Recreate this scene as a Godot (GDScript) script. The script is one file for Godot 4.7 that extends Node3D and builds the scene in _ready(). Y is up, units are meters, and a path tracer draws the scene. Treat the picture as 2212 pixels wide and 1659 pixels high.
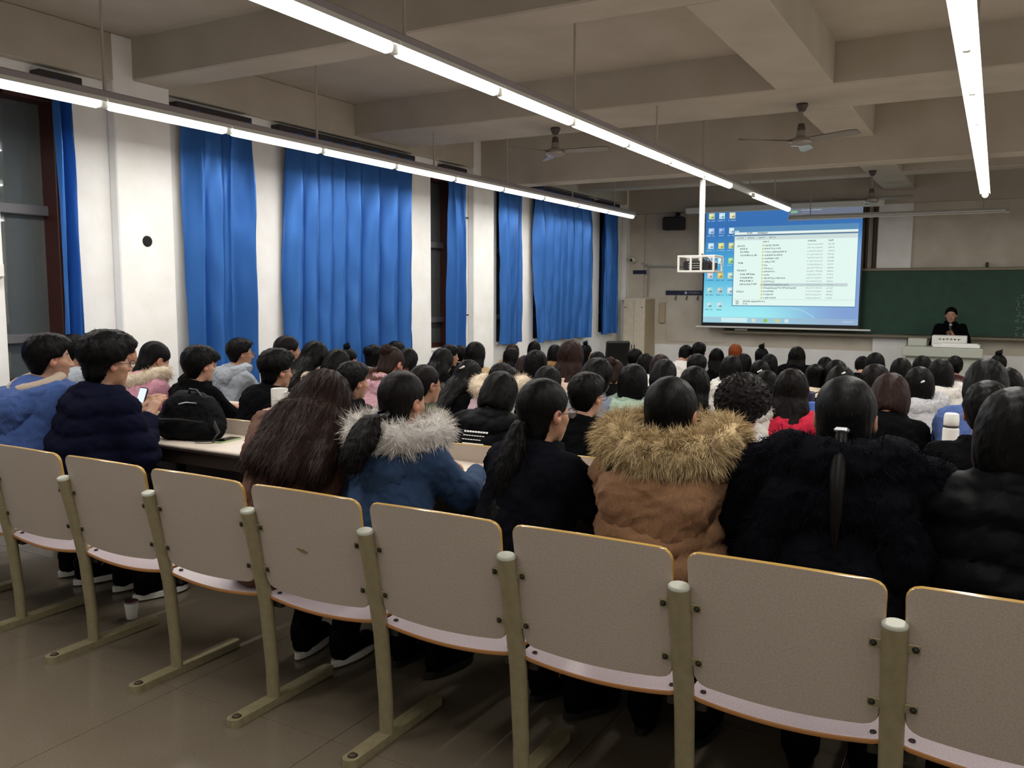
extends Node3D
# A lecture hall in the evening: rows of linked chairs full of students, a projector picture and a green board.
const SEAT := 0.542          # spacing of the linked chairs
const PITCH := 1.25          # distance between rows
const WX := -2.50            # room side of the columns on the window wall
const WALL := -2.60          # room side of the window wall
const RX := 7.40             # right wall
const FZ := -14.10           # front wall
const BZ := 3.30             # back wall
const CEIL := 3.68
const LY := 2.837            # height of the lamps' underside

var M := {}
var taken := {}
var rng := RandomNumberGenerator.new()
var noise := FastNoiseLite.new()
var fine := FastNoiseLite.new()
var lib := {}

func _ready() -> void:
	rng.seed = 7
	noise.seed = 3; noise.frequency = 1.0; noise.fractal_octaves = 2
	fine.seed = 5; fine.frequency = 1.0; fine.fractal_octaves = 3
	camera_and_light()
	materials()
	setting()
	ceiling_lamps()
	ceiling_fans()
	front_of_room()
	seats_and_desks()
	people()
	small_things()

func camera_and_light() -> void:
	var cam := Camera3D.new(); cam.name = "camera"
	cam.fov = 48.03; cam.near = 0.05; cam.far = 100.0
	cam.position = Vector3(3.966, 1.577, 2.317)
	cam.rotation = Vector3(-0.10645, 0.51021, 0.00456)
	add_child(cam); cam.current = true
	var env := Environment.new()
	env.background_mode = Environment.BG_COLOR
	env.background_color = Color(0.012, 0.014, 0.02)      # night outside
	env.tonemap_mode = Environment.TONE_MAPPER_LINEAR
	env.tonemap_exposure = 1.08
	env.sdfgi_enabled = true; env.ssao_enabled = true; env.ssil_enabled = true
	var we := WorldEnvironment.new(); we.name = "world_environment"; we.environment = env
	add_child(we)

const LAMP_ENERGY := 1.4      # each fluorescent tube
const TUBE_GLOW := 2.6
const SCREEN_GLOW := 0.92

# ------------------------------------------------------------------ naming
func numbered(called: String) -> String:
	if not taken.has(called):
		taken[called] = 0
		return called
	taken[called] += 1
	return "%s_%03d" % [called, taken[called]]

func tag(o: Node, label: String, category: String, group := "") -> Node:
	o.set_meta("label", label); o.set_meta("category", category)
	if group != "": o.set_meta("group", group)
	return o

func thing(called: String, label: String, category: String, at := Vector3.ZERO, turn := 0.0, group := "") -> Node3D:
	var o := Node3D.new(); o.name = numbered(called); add_child(o)
	o.position = at; o.rotation.y = turn
	tag(o, label, category, group)
	return o

func part(called: String, mesh: Mesh, mat: Material, parent: Node) -> MeshInstance3D:
	var o := MeshInstance3D.new(); o.name = called; o.mesh = mesh
	if mat: o.material_override = mat
	parent.add_child(o, true)
	return o

func struct(called: String, mesh: Mesh, mat: Material) -> MeshInstance3D:
	var o := part(called, mesh, mat, self)
	o.set_meta("kind", "structure")
	return o

# ------------------------------------------------------------------ mesh building
class Sh:
	var V := PackedVector3Array()
	var N := PackedVector3Array()
	var U := PackedVector2Array()
	var C := PackedColorArray()
	var I := PackedInt32Array()
	var tint := Color(1, 1, 1)
	# P points, T triangles; closed shapes are turned so that they face outwards
	func add(P: PackedVector3Array, T: PackedInt32Array, smooth := true, closed := true, uv := PackedVector2Array(), cols := PackedColorArray()) -> void:
		var flip := false
		if closed:
			var c := Vector3.ZERO
			for p in P: c += p
			c /= float(P.size())
			var vol := 0.0
			for t in range(0, T.size(), 3):
				vol += (P[T[t]] - c).dot((P[T[t + 1]] - c).cross(P[T[t + 2]] - c))
			flip = vol > 0.0          # Godot's front faces run clockwise
		var first := V.size()
		if smooth:
			var nn := PackedVector3Array(); nn.resize(P.size())
			for t in range(0, T.size(), 3):
				var a := T[t]; var b := T[t + 1]; var d := T[t + 2]
				var k := (P[b] - P[a]).cross(P[d] - P[a])
				if not flip: k = -k
				nn[a] += k; nn[b] += k; nn[d] += k
			for i in P.size():
				nn[i] = nn[i].normalized()
			V.append_array(P); N.append_array(nn)
			for i in P.size():
				U.append(uv[i] if uv.size() else Vector2.ZERO)
				C.append(cols[i] if cols.size() else tint)
			for t in range(0, T.size(), 3):
				I.append(first + T[t])
				I.append(first + T[t + (2 if flip else 1)])
				I.append(first + T[t + (1 if flip else 2)])
		else:
			for t in range(0, T.size(), 3):
				var a := T[t]; var b := T[t + (2 if flip else 1)]; var d := T[t + (1 if flip else 2)]
				var k := -(P[b] - P[a]).cross(P[d] - P[a]).normalized()
				for q in [a, b, d]:
					I.append(V.size())
					V.append(P[q]); N.append(k)
					U.append(uv[q] if uv.size() else Vector2.ZERO)
					C.append(cols[q] if cols.size() else tint)
	func arrays() -> Array:
		var a := []; a.resize(Mesh.ARRAY_MAX)
		a[Mesh.ARRAY_VERTEX] = V; a[Mesh.ARRAY_NORMAL] = N; a[Mesh.ARRAY_TEX_UV] = U; a[Mesh.ARRAY_COLOR] = C; a[Mesh.ARRAY_INDEX] = I
		return a
	func mesh() -> ArrayMesh:
		var m := ArrayMesh.new()
		m.add_surface_from_arrays(Mesh.PRIMITIVE_TRIANGLES, arrays())
		return m
	# a box with chamfered edges
	func box(c: Vector3, s: Vector3, b := 0.0, basis := Basis.IDENTITY) -> Sh:
		var h := s * 0.5
		b = minf(b, minf(h.x, minf(h.y, h.z)) * 0.9)
		var P := PackedVector3Array(); var T := PackedInt32Array()
		var id := {}
		for sx in [-1, 1]:
			for sy in [-1, 1]:
				for sz in [-1, 1]:
					for ax in 3:
						var p := Vector3(sx * (h.x - b), sy * (h.y - b), sz * (h.z - b))
						p[ax] += [sx, sy, sz][ax] * b
						id[[sx, sy, sz, ax]] = P.size()
						P.append(c + basis * p)
		var quad := func(q: Array) -> void:
			var k := (P[q[1]] - P[q[0]]).cross(P[q[2]] - P[q[0]])
			var mid := (P[q[0]] + P[q[1]] + P[q[2]]) / 3.0 - c
			if k.dot(mid) > 0.0: q.reverse()
			T.append_array(PackedInt32Array([q[0], q[1], q[2]]))
			if q.size() == 4: T.append_array(PackedInt32Array([q[0], q[2], q[3]]))
		for ax in 3:
			var o1: int = (ax + 1) % 3; var o2: int = (ax + 2) % 3
			for s0 in [-1, 1]:
				var q := []
				for pr in [[-1, -1], [1, -1], [1, 1], [-1, 1]]:
					var k := [0, 0, 0]; k[ax] = s0; k[o1] = pr[0]; k[o2] = pr[1]
					q.append(id[[k[0], k[1], k[2], ax]])
				quad.call(q)
			if b > 0.0:
				for a1 in [-1, 1]:
					for a2 in [-1, 1]:
						var k0 := [0, 0, 0]; k0[ax] = -1; k0[o1] = a1; k0[o2] = a2
						var k1 := k0.duplicate(); k1[ax] = 1
						quad.call([id[[k0[0], k0[1], k0[2], o1]], id[[k1[0], k1[1], k1[2], o1]], id[[k1[0], k1[1], k1[2], o2]], id[[k0[0], k0[1], k0[2], o2]]])
		if b > 0.0:
			for sx in [-1, 1]:
				for sy in [-1, 1]:
					for sz in [-1, 1]:
						quad.call([id[[sx, sy, sz, 0]], id[[sx, sy, sz, 1]], id[[sx, sy, sz, 2]]])
		add(P, T, false, false)
		return self
	# a tube through points, each ring an ellipse rx (across) by ry
	func tube(pts: Array, rx: Variant, segs := 10, ry: Variant = null, caps := true, side := Vector3.RIGHT) -> Sh:
		var P := PackedVector3Array(); var T := PackedInt32Array()
		var n := pts.size()
		var last := side
		for i in n:
			var d: Vector3 = (pts[mini(i + 1, n - 1)] - pts[maxi(i - 1, 0)]).normalized()
			var x := (last - d * last.dot(d))
			if x.length() < 0.01: x = d.cross(Vector3.UP if absf(d.y) < 0.9 else Vector3.FORWARD)
			x = x.normalized(); last = x
			var y := d.cross(x)
			var a: float = rx[i] if rx is Array else rx
			var bb: float = a if ry == null else (ry[i] if ry is Array else ry)
			for s in segs:
				var w := TAU * s / segs
				P.append(pts[i] + x * cos(w) * a + y * sin(w) * bb)
		for i in n - 1:
			for s in segs:
				var a := i * segs + s; var b := i * segs + (s + 1) % segs
				T.append_array(PackedInt32Array([a, b, a + segs, b, b + segs, a + segs]))
		add(P, T, true, true)
		if caps:
			for e in [0, n - 1]:
				var Q := PackedVector3Array(); var K := PackedInt32Array()
				var o: Vector3 = pts[e]
				Q.append(o)
				for s in segs: Q.append(P[e * segs + s])
				var dir: Vector3 = (pts[0] - pts[1]) if e == 0 else (pts[n - 1] - pts[n - 2])
				var fl := (Q[2] - Q[0]).cross(Q[1] - Q[0]).dot(dir) > 0.0
				for s in segs:
					var u := 1 + s; var v := 1 + (s + 1) % segs
					if fl: K.append_array(PackedInt32Array([0, u, v]))
					else: K.append_array(PackedInt32Array([0, v, u]))
				add(Q, K, false, false)
		return self
	# a profile of (radius, height) turned round an axis
	func lathe(prof: Array, segs := 20, at := Vector3.ZERO, basis := Basis.IDENTITY) -> Sh:
		var P := PackedVector3Array(); var T := PackedInt32Array()
		for q in prof:
			for s in segs:
				var w := TAU * s / segs
				P.append(at + basis * Vector3(cos(w) * q.x, q.y, sin(w) * q.x))
		for i in prof.size() - 1:
			for s in segs:
				var a := i * segs + s; var b := i * segs + (s + 1) % segs
				T.append_array(PackedInt32Array([a, b, a + segs, b, b + segs, a + segs]))
		add(P, T, true, true)
		return self
	# a grid of points, rows of equal length
	func sheet(rows: Array, smooth := true, dir := Vector3.ZERO) -> Sh:
		var P := PackedVector3Array(); var T := PackedInt32Array(); var W := PackedVector2Array()
		var nr := rows.size(); var nc: int = rows[0].size()
		for r in nr:
			for c in nc:
				P.append(rows[r][c]); W.append(Vector2(float(c) / (nc - 1), float(r) / (nr - 1)))
		for r in nr - 1:
			for c in nc - 1:
				var a := r * nc + c
				T.append_array(PackedInt32Array([a, a + 1, a + nc, a + 1, a + nc + 1, a + nc]))
		var k := Vector3.ZERO
		for t in range(0, T.size(), 3): k -= (P[T[t + 1]] - P[T[t]]).cross(P[T[t + 2]] - P[T[t]])
		if k.dot(dir) < 0.0:
			for t in range(0, T.size(), 3):
				var q := T[t + 1]; T[t + 1] = T[t + 2]; T[t + 2] = q
		add(P, T, smooth, false, W)
		return self
	# an outline in a plane, given thickness
	func slab(outline: PackedVector2Array, lo: float, hi: float, basis := Basis.IDENTITY, at := Vector3.ZERO) -> Sh:
		var poly := outline.duplicate()
		var n := poly.size()
		var area := 0.0
		for i in n: area += poly[i].cross(poly[(i + 1) % n])
		if area < 0.0: poly.reverse()
		var tri := Geometry2D.triangulate_polygon(poly)
		var P := PackedVector3Array(); var T := PackedInt32Array()
		for z in [lo, hi]:
			for p in poly: P.append(at + basis * Vector3(p.x, p.y, z))
		for t in range(0, tri.size(), 3):
			var a := tri[t]; var b := tri[t + 1]; var c := tri[t + 2]
			if (poly[b] - poly[a]).cross(poly[c] - poly[a]) < 0.0:
				var k := b; b = c; c = k
			T.append_array(PackedInt32Array([a, c, b, n + a, n + b, n + c]))
		for i in n:
			var j := (i + 1) % n
			T.append_array(PackedInt32Array([i, j, n + j, i, n + j, n + i]))
		add(P, T, false, true)
		return self

func two(a: Sh, ma: Material, b: Sh, mb: Material) -> ArrayMesh:
	var m := ArrayMesh.new()
	m.add_surface_from_arrays(Mesh.PRIMITIVE_TRIANGLES, a.arrays()); m.surface_set_material(0, ma)
	m.add_surface_from_arrays(Mesh.PRIMITIVE_TRIANGLES, b.arrays()); m.surface_set_material(1, mb)
	return m

func boxm(c: Vector3, s: Vector3, b := 0.0) -> ArrayMesh:
	return Sh.new().box(c, s, b).mesh()

func span(x0: float, x1: float, y0: float, y1: float, z0: float, z1: float, b := 0.0) -> ArrayMesh:
	return boxm(Vector3(x0 + x1, y0 + y1, z0 + z1) * 0.5, Vector3(absf(x1 - x0), absf(y1 - y0), absf(z1 - z0)), b)

func rounded(w: float, h: float, r: float, k := 4) -> PackedVector2Array:
	var p := PackedVector2Array()
	for c in [[w / 2 - r, h / 2 - r, 0], [-w / 2 + r, h / 2 - r, 1], [-w / 2 + r, -h / 2 + r, 2], [w / 2 - r, -h / 2 + r, 3]]:
		for i in k + 1:
			var a: float = (c[2] + float(i) / k) * PI / 2
			p.append(Vector2(c[0] + cos(a) * r, c[1] + sin(a) * r))
	return p

# ------------------------------------------------------------------ materials
func mat(name_: String, c: Color, rough := 0.7, metal := 0.0, spec := 0.5) -> StandardMaterial3D:
	var m := StandardMaterial3D.new(); m.resource_name = name_
	m.albedo_color = c; m.roughness = rough; m.metallic = metal; m.metallic_specular = spec
	M[name_] = m
	return m

func rgb(r: int, g: int, b: int) -> Color:
	return Color8(r, g, b)

func noise_tex(freq: float, lo: Color, hi: Color, octaves := 3, size := 512, seed_ := 1) -> NoiseTexture2D:
	var n := FastNoiseLite.new(); n.seed = seed_; n.frequency = freq; n.fractal_octaves = octaves; n.noise_type = FastNoiseLite.TYPE_SIMPLEX_SMOOTH
	var g := Gradient.new(); g.set_color(0, lo); g.set_color(1, hi)
	var t := NoiseTexture2D.new(); t.width = size; t.height = size; t.seamless = true; t.noise = n; t.color_ramp = g
	return t

func grain(m: StandardMaterial3D, tex: Texture2D, scale_: float, world := true) -> void:
	m.albedo_texture = tex
	m.uv1_triplanar = true; m.uv1_world_triplanar = world
	m.uv1_scale = Vector3.ONE * scale_

func relief(m: StandardMaterial3D, tex: Texture2D, cm: float) -> void:
	m.heightmap_enabled = true; m.heightmap_texture = tex; m.heightmap_scale = cm

func materials() -> void:
	var plaster := noise_tex(0.012, Color(0.95, 0.945, 0.93), Color(1, 1, 1), 4)
	var bumpy := noise_tex(0.05, Color.BLACK, Color.WHITE, 4, 512, 9)
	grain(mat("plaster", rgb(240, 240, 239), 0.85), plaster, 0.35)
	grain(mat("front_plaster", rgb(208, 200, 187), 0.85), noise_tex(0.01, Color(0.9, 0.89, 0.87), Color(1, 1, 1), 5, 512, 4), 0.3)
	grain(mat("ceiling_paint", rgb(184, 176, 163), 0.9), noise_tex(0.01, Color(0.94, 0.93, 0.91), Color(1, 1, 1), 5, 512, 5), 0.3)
	for k in ["plaster", "front_plaster", "ceiling_paint"]: relief(M[k], bumpy, 0.15)
	var tile := mat("floor_tile", rgb(122, 112, 97), 0.15)
	grain(tile, noise_tex(0.14, Color(0.88, 0.87, 0.86), Color(1, 1, 1), 3, 512, 6), 1.6)
	mat("floor_joint", rgb(70, 64, 56), 0.9)
	grain(mat("laminate", rgb(190, 177, 166), 0.42), noise_tex(0.16, Color(0.86, 0.85, 0.84), Color(1, 1, 1), 3, 512, 12), 1.6, false)
	grain(mat("seat_laminate", rgb(214, 200, 204), 0.35), noise_tex(0.16, Color(0.86, 0.85, 0.86), Color(1, 1, 1), 3, 512, 12), 1.6, false)
	mat("lacquer_edge", rgb(176, 142, 78), 0.16)
	mat("seat_edge", rgb(176, 122, 70), 0.3)
	grain(mat("desk_laminate", rgb(224, 212, 198), 0.4), noise_tex(0.1, Color(0.93, 0.92, 0.91), Color(1, 1, 1), 3, 512, 13), 1.4, false)
	mat("desk_under", rgb(52, 42, 36), 0.6)
	grain(mat("post_paint", rgb(150, 140, 110), 0.42), noise_tex(0.03, Color(0.86, 0.85, 0.82), Color(1, 1, 1), 4, 512, 14), 1.5, false)
	mat("post_cap", rgb(188, 190, 178), 0.5)
	mat("dark_steel", rgb(46, 42, 38), 0.5, 0.4)
	mat("black_plastic", rgb(14, 14, 15), 0.45)
	mat("white_paint", rgb(225, 225, 220), 0.45)
	mat("grey_paint", rgb(160, 160, 155), 0.5)
	mat("aluminium", rgb(150, 152, 155), 0.35, 0.8)
	mat("window_grey", rgb(108, 108, 112), 0.5, 0.2)
	mat("maroon", rgb(60, 26, 22), 0.5)
	mat("lamp_body", rgb(150, 142, 146), 0.45)
	mat("rod_steel", rgb(172, 162, 150), 0.6)
	mat("rail_dark", rgb(46, 38, 40), 0.6)
	var tube := mat("tube", Color(1, 1, 1), 0.4)
	tube.emission_enabled = true; tube.emission = Color(1.0, 0.985, 0.96); tube.emission_energy_multiplier = TUBE_GLOW
	mat("dead_tube", rgb(222, 222, 218), 0.3)
	var gl := mat("glass", Color(0.75, 0.8, 0.8, 0.12), 0.03); gl.transparency = BaseMaterial3D.TRANSPARENCY_ALPHA
	var cu := mat("curtain", rgb(46, 100, 172), 0.38, 0.55)
	grain(mat("board_green", rgb(20, 70, 52), 0.6), noise_tex(0.008, Color(0.78, 0.8, 0.8), Color(1, 1, 1), 5, 512, 17), 0.8)
	mat("chalk", rgb(120, 140, 130), 0.95)
	mat("board_frame", rgb(120, 112, 96), 0.45, 0.4)
	mat("lectern_paint", rgb(176, 180, 168), 0.5)
	mat("lectern_white", rgb(222, 222, 216), 0.5)
	grain(mat("cabinet_paint", rgb(216, 206, 186), 0.55), noise_tex(0.02, Color(0.93, 0.92, 0.9), Color(1, 1, 1), 4, 512, 18), 0.7)
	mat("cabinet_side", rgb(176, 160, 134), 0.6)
	mat("brown_pipe", rgb(70, 56, 44), 0.6)
	mat("navy_sign", rgb(24, 28, 66), 0.5)
	mat("sign_print", rgb(190, 192, 205), 0.6)
	mat("shadow_hole", rgb(10, 9, 9), 0.9)
	mat("fan_metal", rgb(150, 144, 136), 0.35, 0.4)
	mat("fan_dark", rgb(70, 60, 52), 0.5)
	mat("paper", rgb(236, 236, 234), 0.8)
	var skin := mat("skin", Color(1, 1, 1), 0.5); skin.vertex_color_use_as_albedo = true
	skin.subsurf_scatter_enabled = true; skin.subsurf_scatter_strength = 0.08
	mat("lens", Color(0.8, 0.85, 0.85, 0.1), 0.05).transparency = BaseMaterial3D.TRANSPARENCY_ALPHA
	mat("sole", rgb(224, 222, 216), 0.6)

func cloth(key: String, c: Color, rough := 0.85, sheen := 0.25) -> StandardMaterial3D:
	var id := "cloth_%s_%d" % [key, int(rough * 100)]
	if M.has(id): return M[id]
	var m := mat(id, c, rough, 0.0, 0.3)
	if not lib.has("weave"): lib["weave"] = noise_tex(0.07, Color(0.82, 0.82, 0.82), Color(1, 1, 1), 4, 512, 21)
	grain(m, lib["weave"], 3.0, false)
	if c.get_luminance() < 0.15: m.metallic_specular = 0.14 if rough > 0.5 else 0.3
	m.rim_enabled = sheen > 0.0 and c.get_luminance() > 0.2; m.rim = sheen; m.rim_tint = 0.6
	return m

func hair_mat(key: String, c: Color) -> StandardMaterial3D:
	if M.has("hair_" + key): return M["hair_" + key]
	var m := mat("hair_" + key, c, 0.5, 0.0, 0.22)
	if not lib.has("strand"):
		var n := FastNoiseLite.new(); n.seed = 31; n.frequency = 0.06; n.fractal_octaves = 3
		var img := Image.create(256, 256, false, Image.FORMAT_RGB8)
		for y in 256:
			for x in 256:
				var w := x / 256.0
				var a := n.get_noise_2d(x * 3.0, y * 0.14) * (1.0 - w) + n.get_noise_2d((x - 256) * 3.0, y * 0.14) * w
				var v := clampf(0.78 + a * 0.6, 0.4, 1.0)
				img.set_pixel(x, y, Color(v, v, v))
		lib["strand"] = ImageTexture.create_from_image(img)
	grain(m, lib["strand"], 5.0, false)
	return m

# ------------------------------------------------------------------ bodies: distance fields meshed as surface nets
class Field:
	var lo := Vector3.ZERO
	var nx := 0; var ny := 0; var nz := 0
	var h := 0.01
	var F := PackedFloat32Array()
	func _init(lo_: Vector3, hi: Vector3, h_: float) -> void:
		lo = lo_; h = h_
		nx = int((hi.x - lo.x) / h) + 2; ny = int((hi.y - lo.y) / h) + 2; nz = int((hi.z - lo.z) / h) + 2
		F.resize(nx * ny * nz); F.fill(1.0)
	# a tapered capsule joined with a smooth minimum
	func bone(a: Vector3, b: Vector3, ra: float, rb: float, k := 0.03) -> void:
		var pad := maxf(ra, rb) + k + h * 2.0
		var i0 := maxi(0, int((minf(a.x, b.x) - pad - lo.x) / h)); var i1 := mini(nx - 1, int((maxf(a.x, b.x) + pad - lo.x) / h) + 1)
		var j0 := maxi(0, int((minf(a.y, b.y) - pad - lo.y) / h)); var j1 := mini(ny - 1, int((maxf(a.y, b.y) + pad - lo.y) / h) + 1)
		var k0 := maxi(0, int((minf(a.z, b.z) - pad - lo.z) / h)); var k1 := mini(nz - 1, int((maxf(a.z, b.z) + pad - lo.z) / h) + 1)
		var ba := b - a
		var inv := 1.0 / maxf(ba.length_squared(), 1e-9)
		var dr := rb - ra
		var q := 0.25 / k
		for kk in range(k0, k1 + 1):
			for j in range(j0, j1 + 1):
				var at := (kk * ny + j) * nx + i0
				var pa := Vector3(lo.x + i0 * h, lo.y + j * h, lo.z + kk * h) - a
				for i in range(i0, i1 + 1):
					var t := clampf(pa.dot(ba) * inv, 0.0, 1.0)
					var d := (pa - ba * t).length() - ra - dr * t
					var o := F[at]
					if d < o + k:
						var e := maxf(k - absf(o - d), 0.0)
						F[at] = minf(o, d) - e * e * q
					at += 1
					pa.x += h
	func fill(f: Callable) -> void:
		var at := 0
		for kk in nz:
			for j in ny:
				for i in nx:
					F[at] = f.call(Vector3(lo.x + i * h, lo.y + j * h, lo.z + kk * h))
					at += 1
	# surface nets: one vertex in each cell that the surface crosses
	func nets() -> Array:
		var P := PackedVector3Array(); var T := PackedInt32Array()
		var id := PackedInt32Array(); id.resize(F.size()); id.fill(-1)
		var sy := nx; var sz := nx * ny
		var off := PackedInt32Array([0, 1, sy, sy + 1, sz, sz + 1, sz + sy, sz + sy + 1])
		var E := [[0, 1], [2, 3], [4, 5], [6, 7], [0, 2], [1, 3], [4, 6], [5, 7], [0, 4], [1, 5], [2, 6], [3, 7]]
		var K := PackedVector3Array()
		for c in 8: K.append(Vector3(c & 1, (c >> 1) & 1, (c >> 2) & 1))
		var far := h * 6.0
		for kk in nz - 1:
			for j in ny - 1:
				var at := (kk * ny + j) * nx
				for i in nx - 1:
					var f0 := F[at]
					if absf(f0) < far:
						var neg := 0
						for c in 8:
							if F[at + off[c]] < 0.0: neg += 1
						if neg != 0 and neg != 8:
							var s := Vector3.ZERO; var n := 0
							for e in E:
								var va := F[at + off[e[0]]]; var vb := F[at + off[e[1]]]
								if (va < 0.0) != (vb < 0.0):
									s += K[e[0]].lerp(K[e[1]], va / (va - vb)); n += 1
							s /= float(n)
							id[at] = P.size()
							P.append(lo + (Vector3(i, j, kk) + s) * h)
					at += 1
		for kk in range(1, nz - 1):
			for j in range(1, ny - 1):
				var at := (kk * ny + j) * nx + 1
				for i in range(1, nx - 1):
					if id[at] >= 0 or absf(F[at]) < far:
						var a0 := F[at] < 0.0
						for ax in 3:
							var st: int = [1, sy, sz][ax]
							if (F[at + st] < 0.0) != a0:
								var u: int = [sy, sz, 1][ax]; var v: int = [sz, 1, sy][ax]
								var q0 := id[at]; var q1 := id[at - u]; var q2 := id[at - u - v]; var q3 := id[at - v]
								if q0 >= 0 and q1 >= 0 and q2 >= 0 and q3 >= 0:
									if a0: T.append_array(PackedInt32Array([q0, q1, q2, q0, q2, q3]))
									else: T.append_array(PackedInt32Array([q0, q2, q1, q0, q3, q2]))
					at += 1
		return [P, T]

static func ell(p: Vector3, c: Vector3, r: Vector3) -> float:
	var q := (p - c) / r
	var k0 := q.length()
	var k1 := (q / r).length()
	return k0 * (k0 - 1.0) / maxf(k1, 1e-6)

static func smin(a: float, b: float, k: float) -> float:
	var e := maxf(k - absf(a - b), 0.0) / k
	return minf(a, b) - e * e * k * 0.25

static func smax(a: float, b: float, k: float) -> float:
	return -smin(-a, -b, k)

static func cap(p: Vector3, a: Vector3, b: Vector3, ra: float, rb: float) -> float:
	var pa := p - a; var ba := b - a
	var t := clampf(pa.dot(ba) / maxf(ba.length_squared(), 1e-9), 0.0, 1.0)
	return (pa - ba * t).length() - lerpf(ra, rb, t)

# head in its own frame: centre of the skull at the origin, looking along -z
func head_d(p: Vector3) -> float:
	var q := Vector3(absf(p.x), p.y, p.z)
	var d := ell(p, Vector3(0, 0.02, 0.012), Vector3(0.076, 0.092, 0.095))
	d = smin(d, ell(p, Vector3(0, -0.045, -0.03), Vector3(0.058, 0.074, 0.062)), 0.03)
	d = smin(d, cap(p, Vector3(0, -0.098, -0.062), Vector3(0, -0.096, -0.05), 0.02, 0.022), 0.025)
	d = smin(d, cap(q, Vector3(0.0, 0.014, -0.082), Vector3(0.036, 0.012, -0.068), 0.011, 0.009), 0.012)
	d = smin(d, cap(q, Vector3(0.04, -0.03, -0.062), Vector3(0.052, -0.022, -0.04), 0.012, 0.012), 0.02)
	d = smax(d, -((q - Vector3(0.031, -0.004, -0.098)).length() - 0.017), 0.012)
	d = smin(d, (q - Vector3(0.031, -0.005, -0.072)).length() - 0.0135, 0.004)
	d = smin(d, cap(p, Vector3(0, 0.002, -0.09), Vector3(0, -0.034, -0.108), 0.008, 0.0125), 0.012)
	d = smin(d, (q - Vector3(0.012, -0.037, -0.098)).length() - 0.009, 0.008)
	d = smin(d, cap(q, Vector3(0, -0.060, -0.091), Vector3(0.018, -0.062, -0.082), 0.0065, 0.004), 0.006)
	d = smin(d, cap(q, Vector3(0, -0.071, -0.089), Vector3(0.015, -0.069, -0.081), 0.007, 0.004), 0.006)
	var e := ell(q, Vector3(0.079, -0.012, 0.014), Vector3(0.011, 0.031, 0.020))
	e = smax(e, -((q - Vector3(0.089, -0.008, 0.008)).length() - 0.011), 0.006)
	d = smin(d, e, 0.008)
	d = smin(d, cap(p, Vector3(0, -0.07, 0.028), Vector3(0, -0.17, 0.05), 0.05, 0.055), 0.03)
	return d

func skin_tint(p: Vector3) -> Color:
	var base := Color(0.40, 0.215, 0.135)
	var q := Vector3(absf(p.x), p.y, p.z)
	if p.z < -0.06:
		if q.distance_to(Vector3(0.031, -0.005, -0.085)) < 0.0075: return Color(0.015, 0.01, 0.008)
		if absf(p.y - 0.0265 + 0.15 * absf(q.x - 0.033)) < 0.0045 and q.x > 0.014 and q.x < 0.052: return Color(0.03, 0.02, 0.015)
		if p.y < -0.055 and p.y > -0.078 and q.x < 0.022 and p.z < -0.08: return Color(0.34, 0.12, 0.095)
	if q.distance_to(Vector3(0.082, -0.01, 0.012)) < 0.032: return Color(0.39, 0.17, 0.11)
	return base

# one body per pose; the head's frame is kept for hair and glasses
class Pose:
	var neck: Vector3; var head: Transform3D
	var chest: Vector3; var belly: Vector3; var pelvis: Vector3; var sh: Vector3
	var elbow: Array; var wrist: Array; var knee: Vector3; var ankle: Vector3; var hip: Vector3; var toe: Vector3
	var hand_dir: Array; var curl := 0.35

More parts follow.
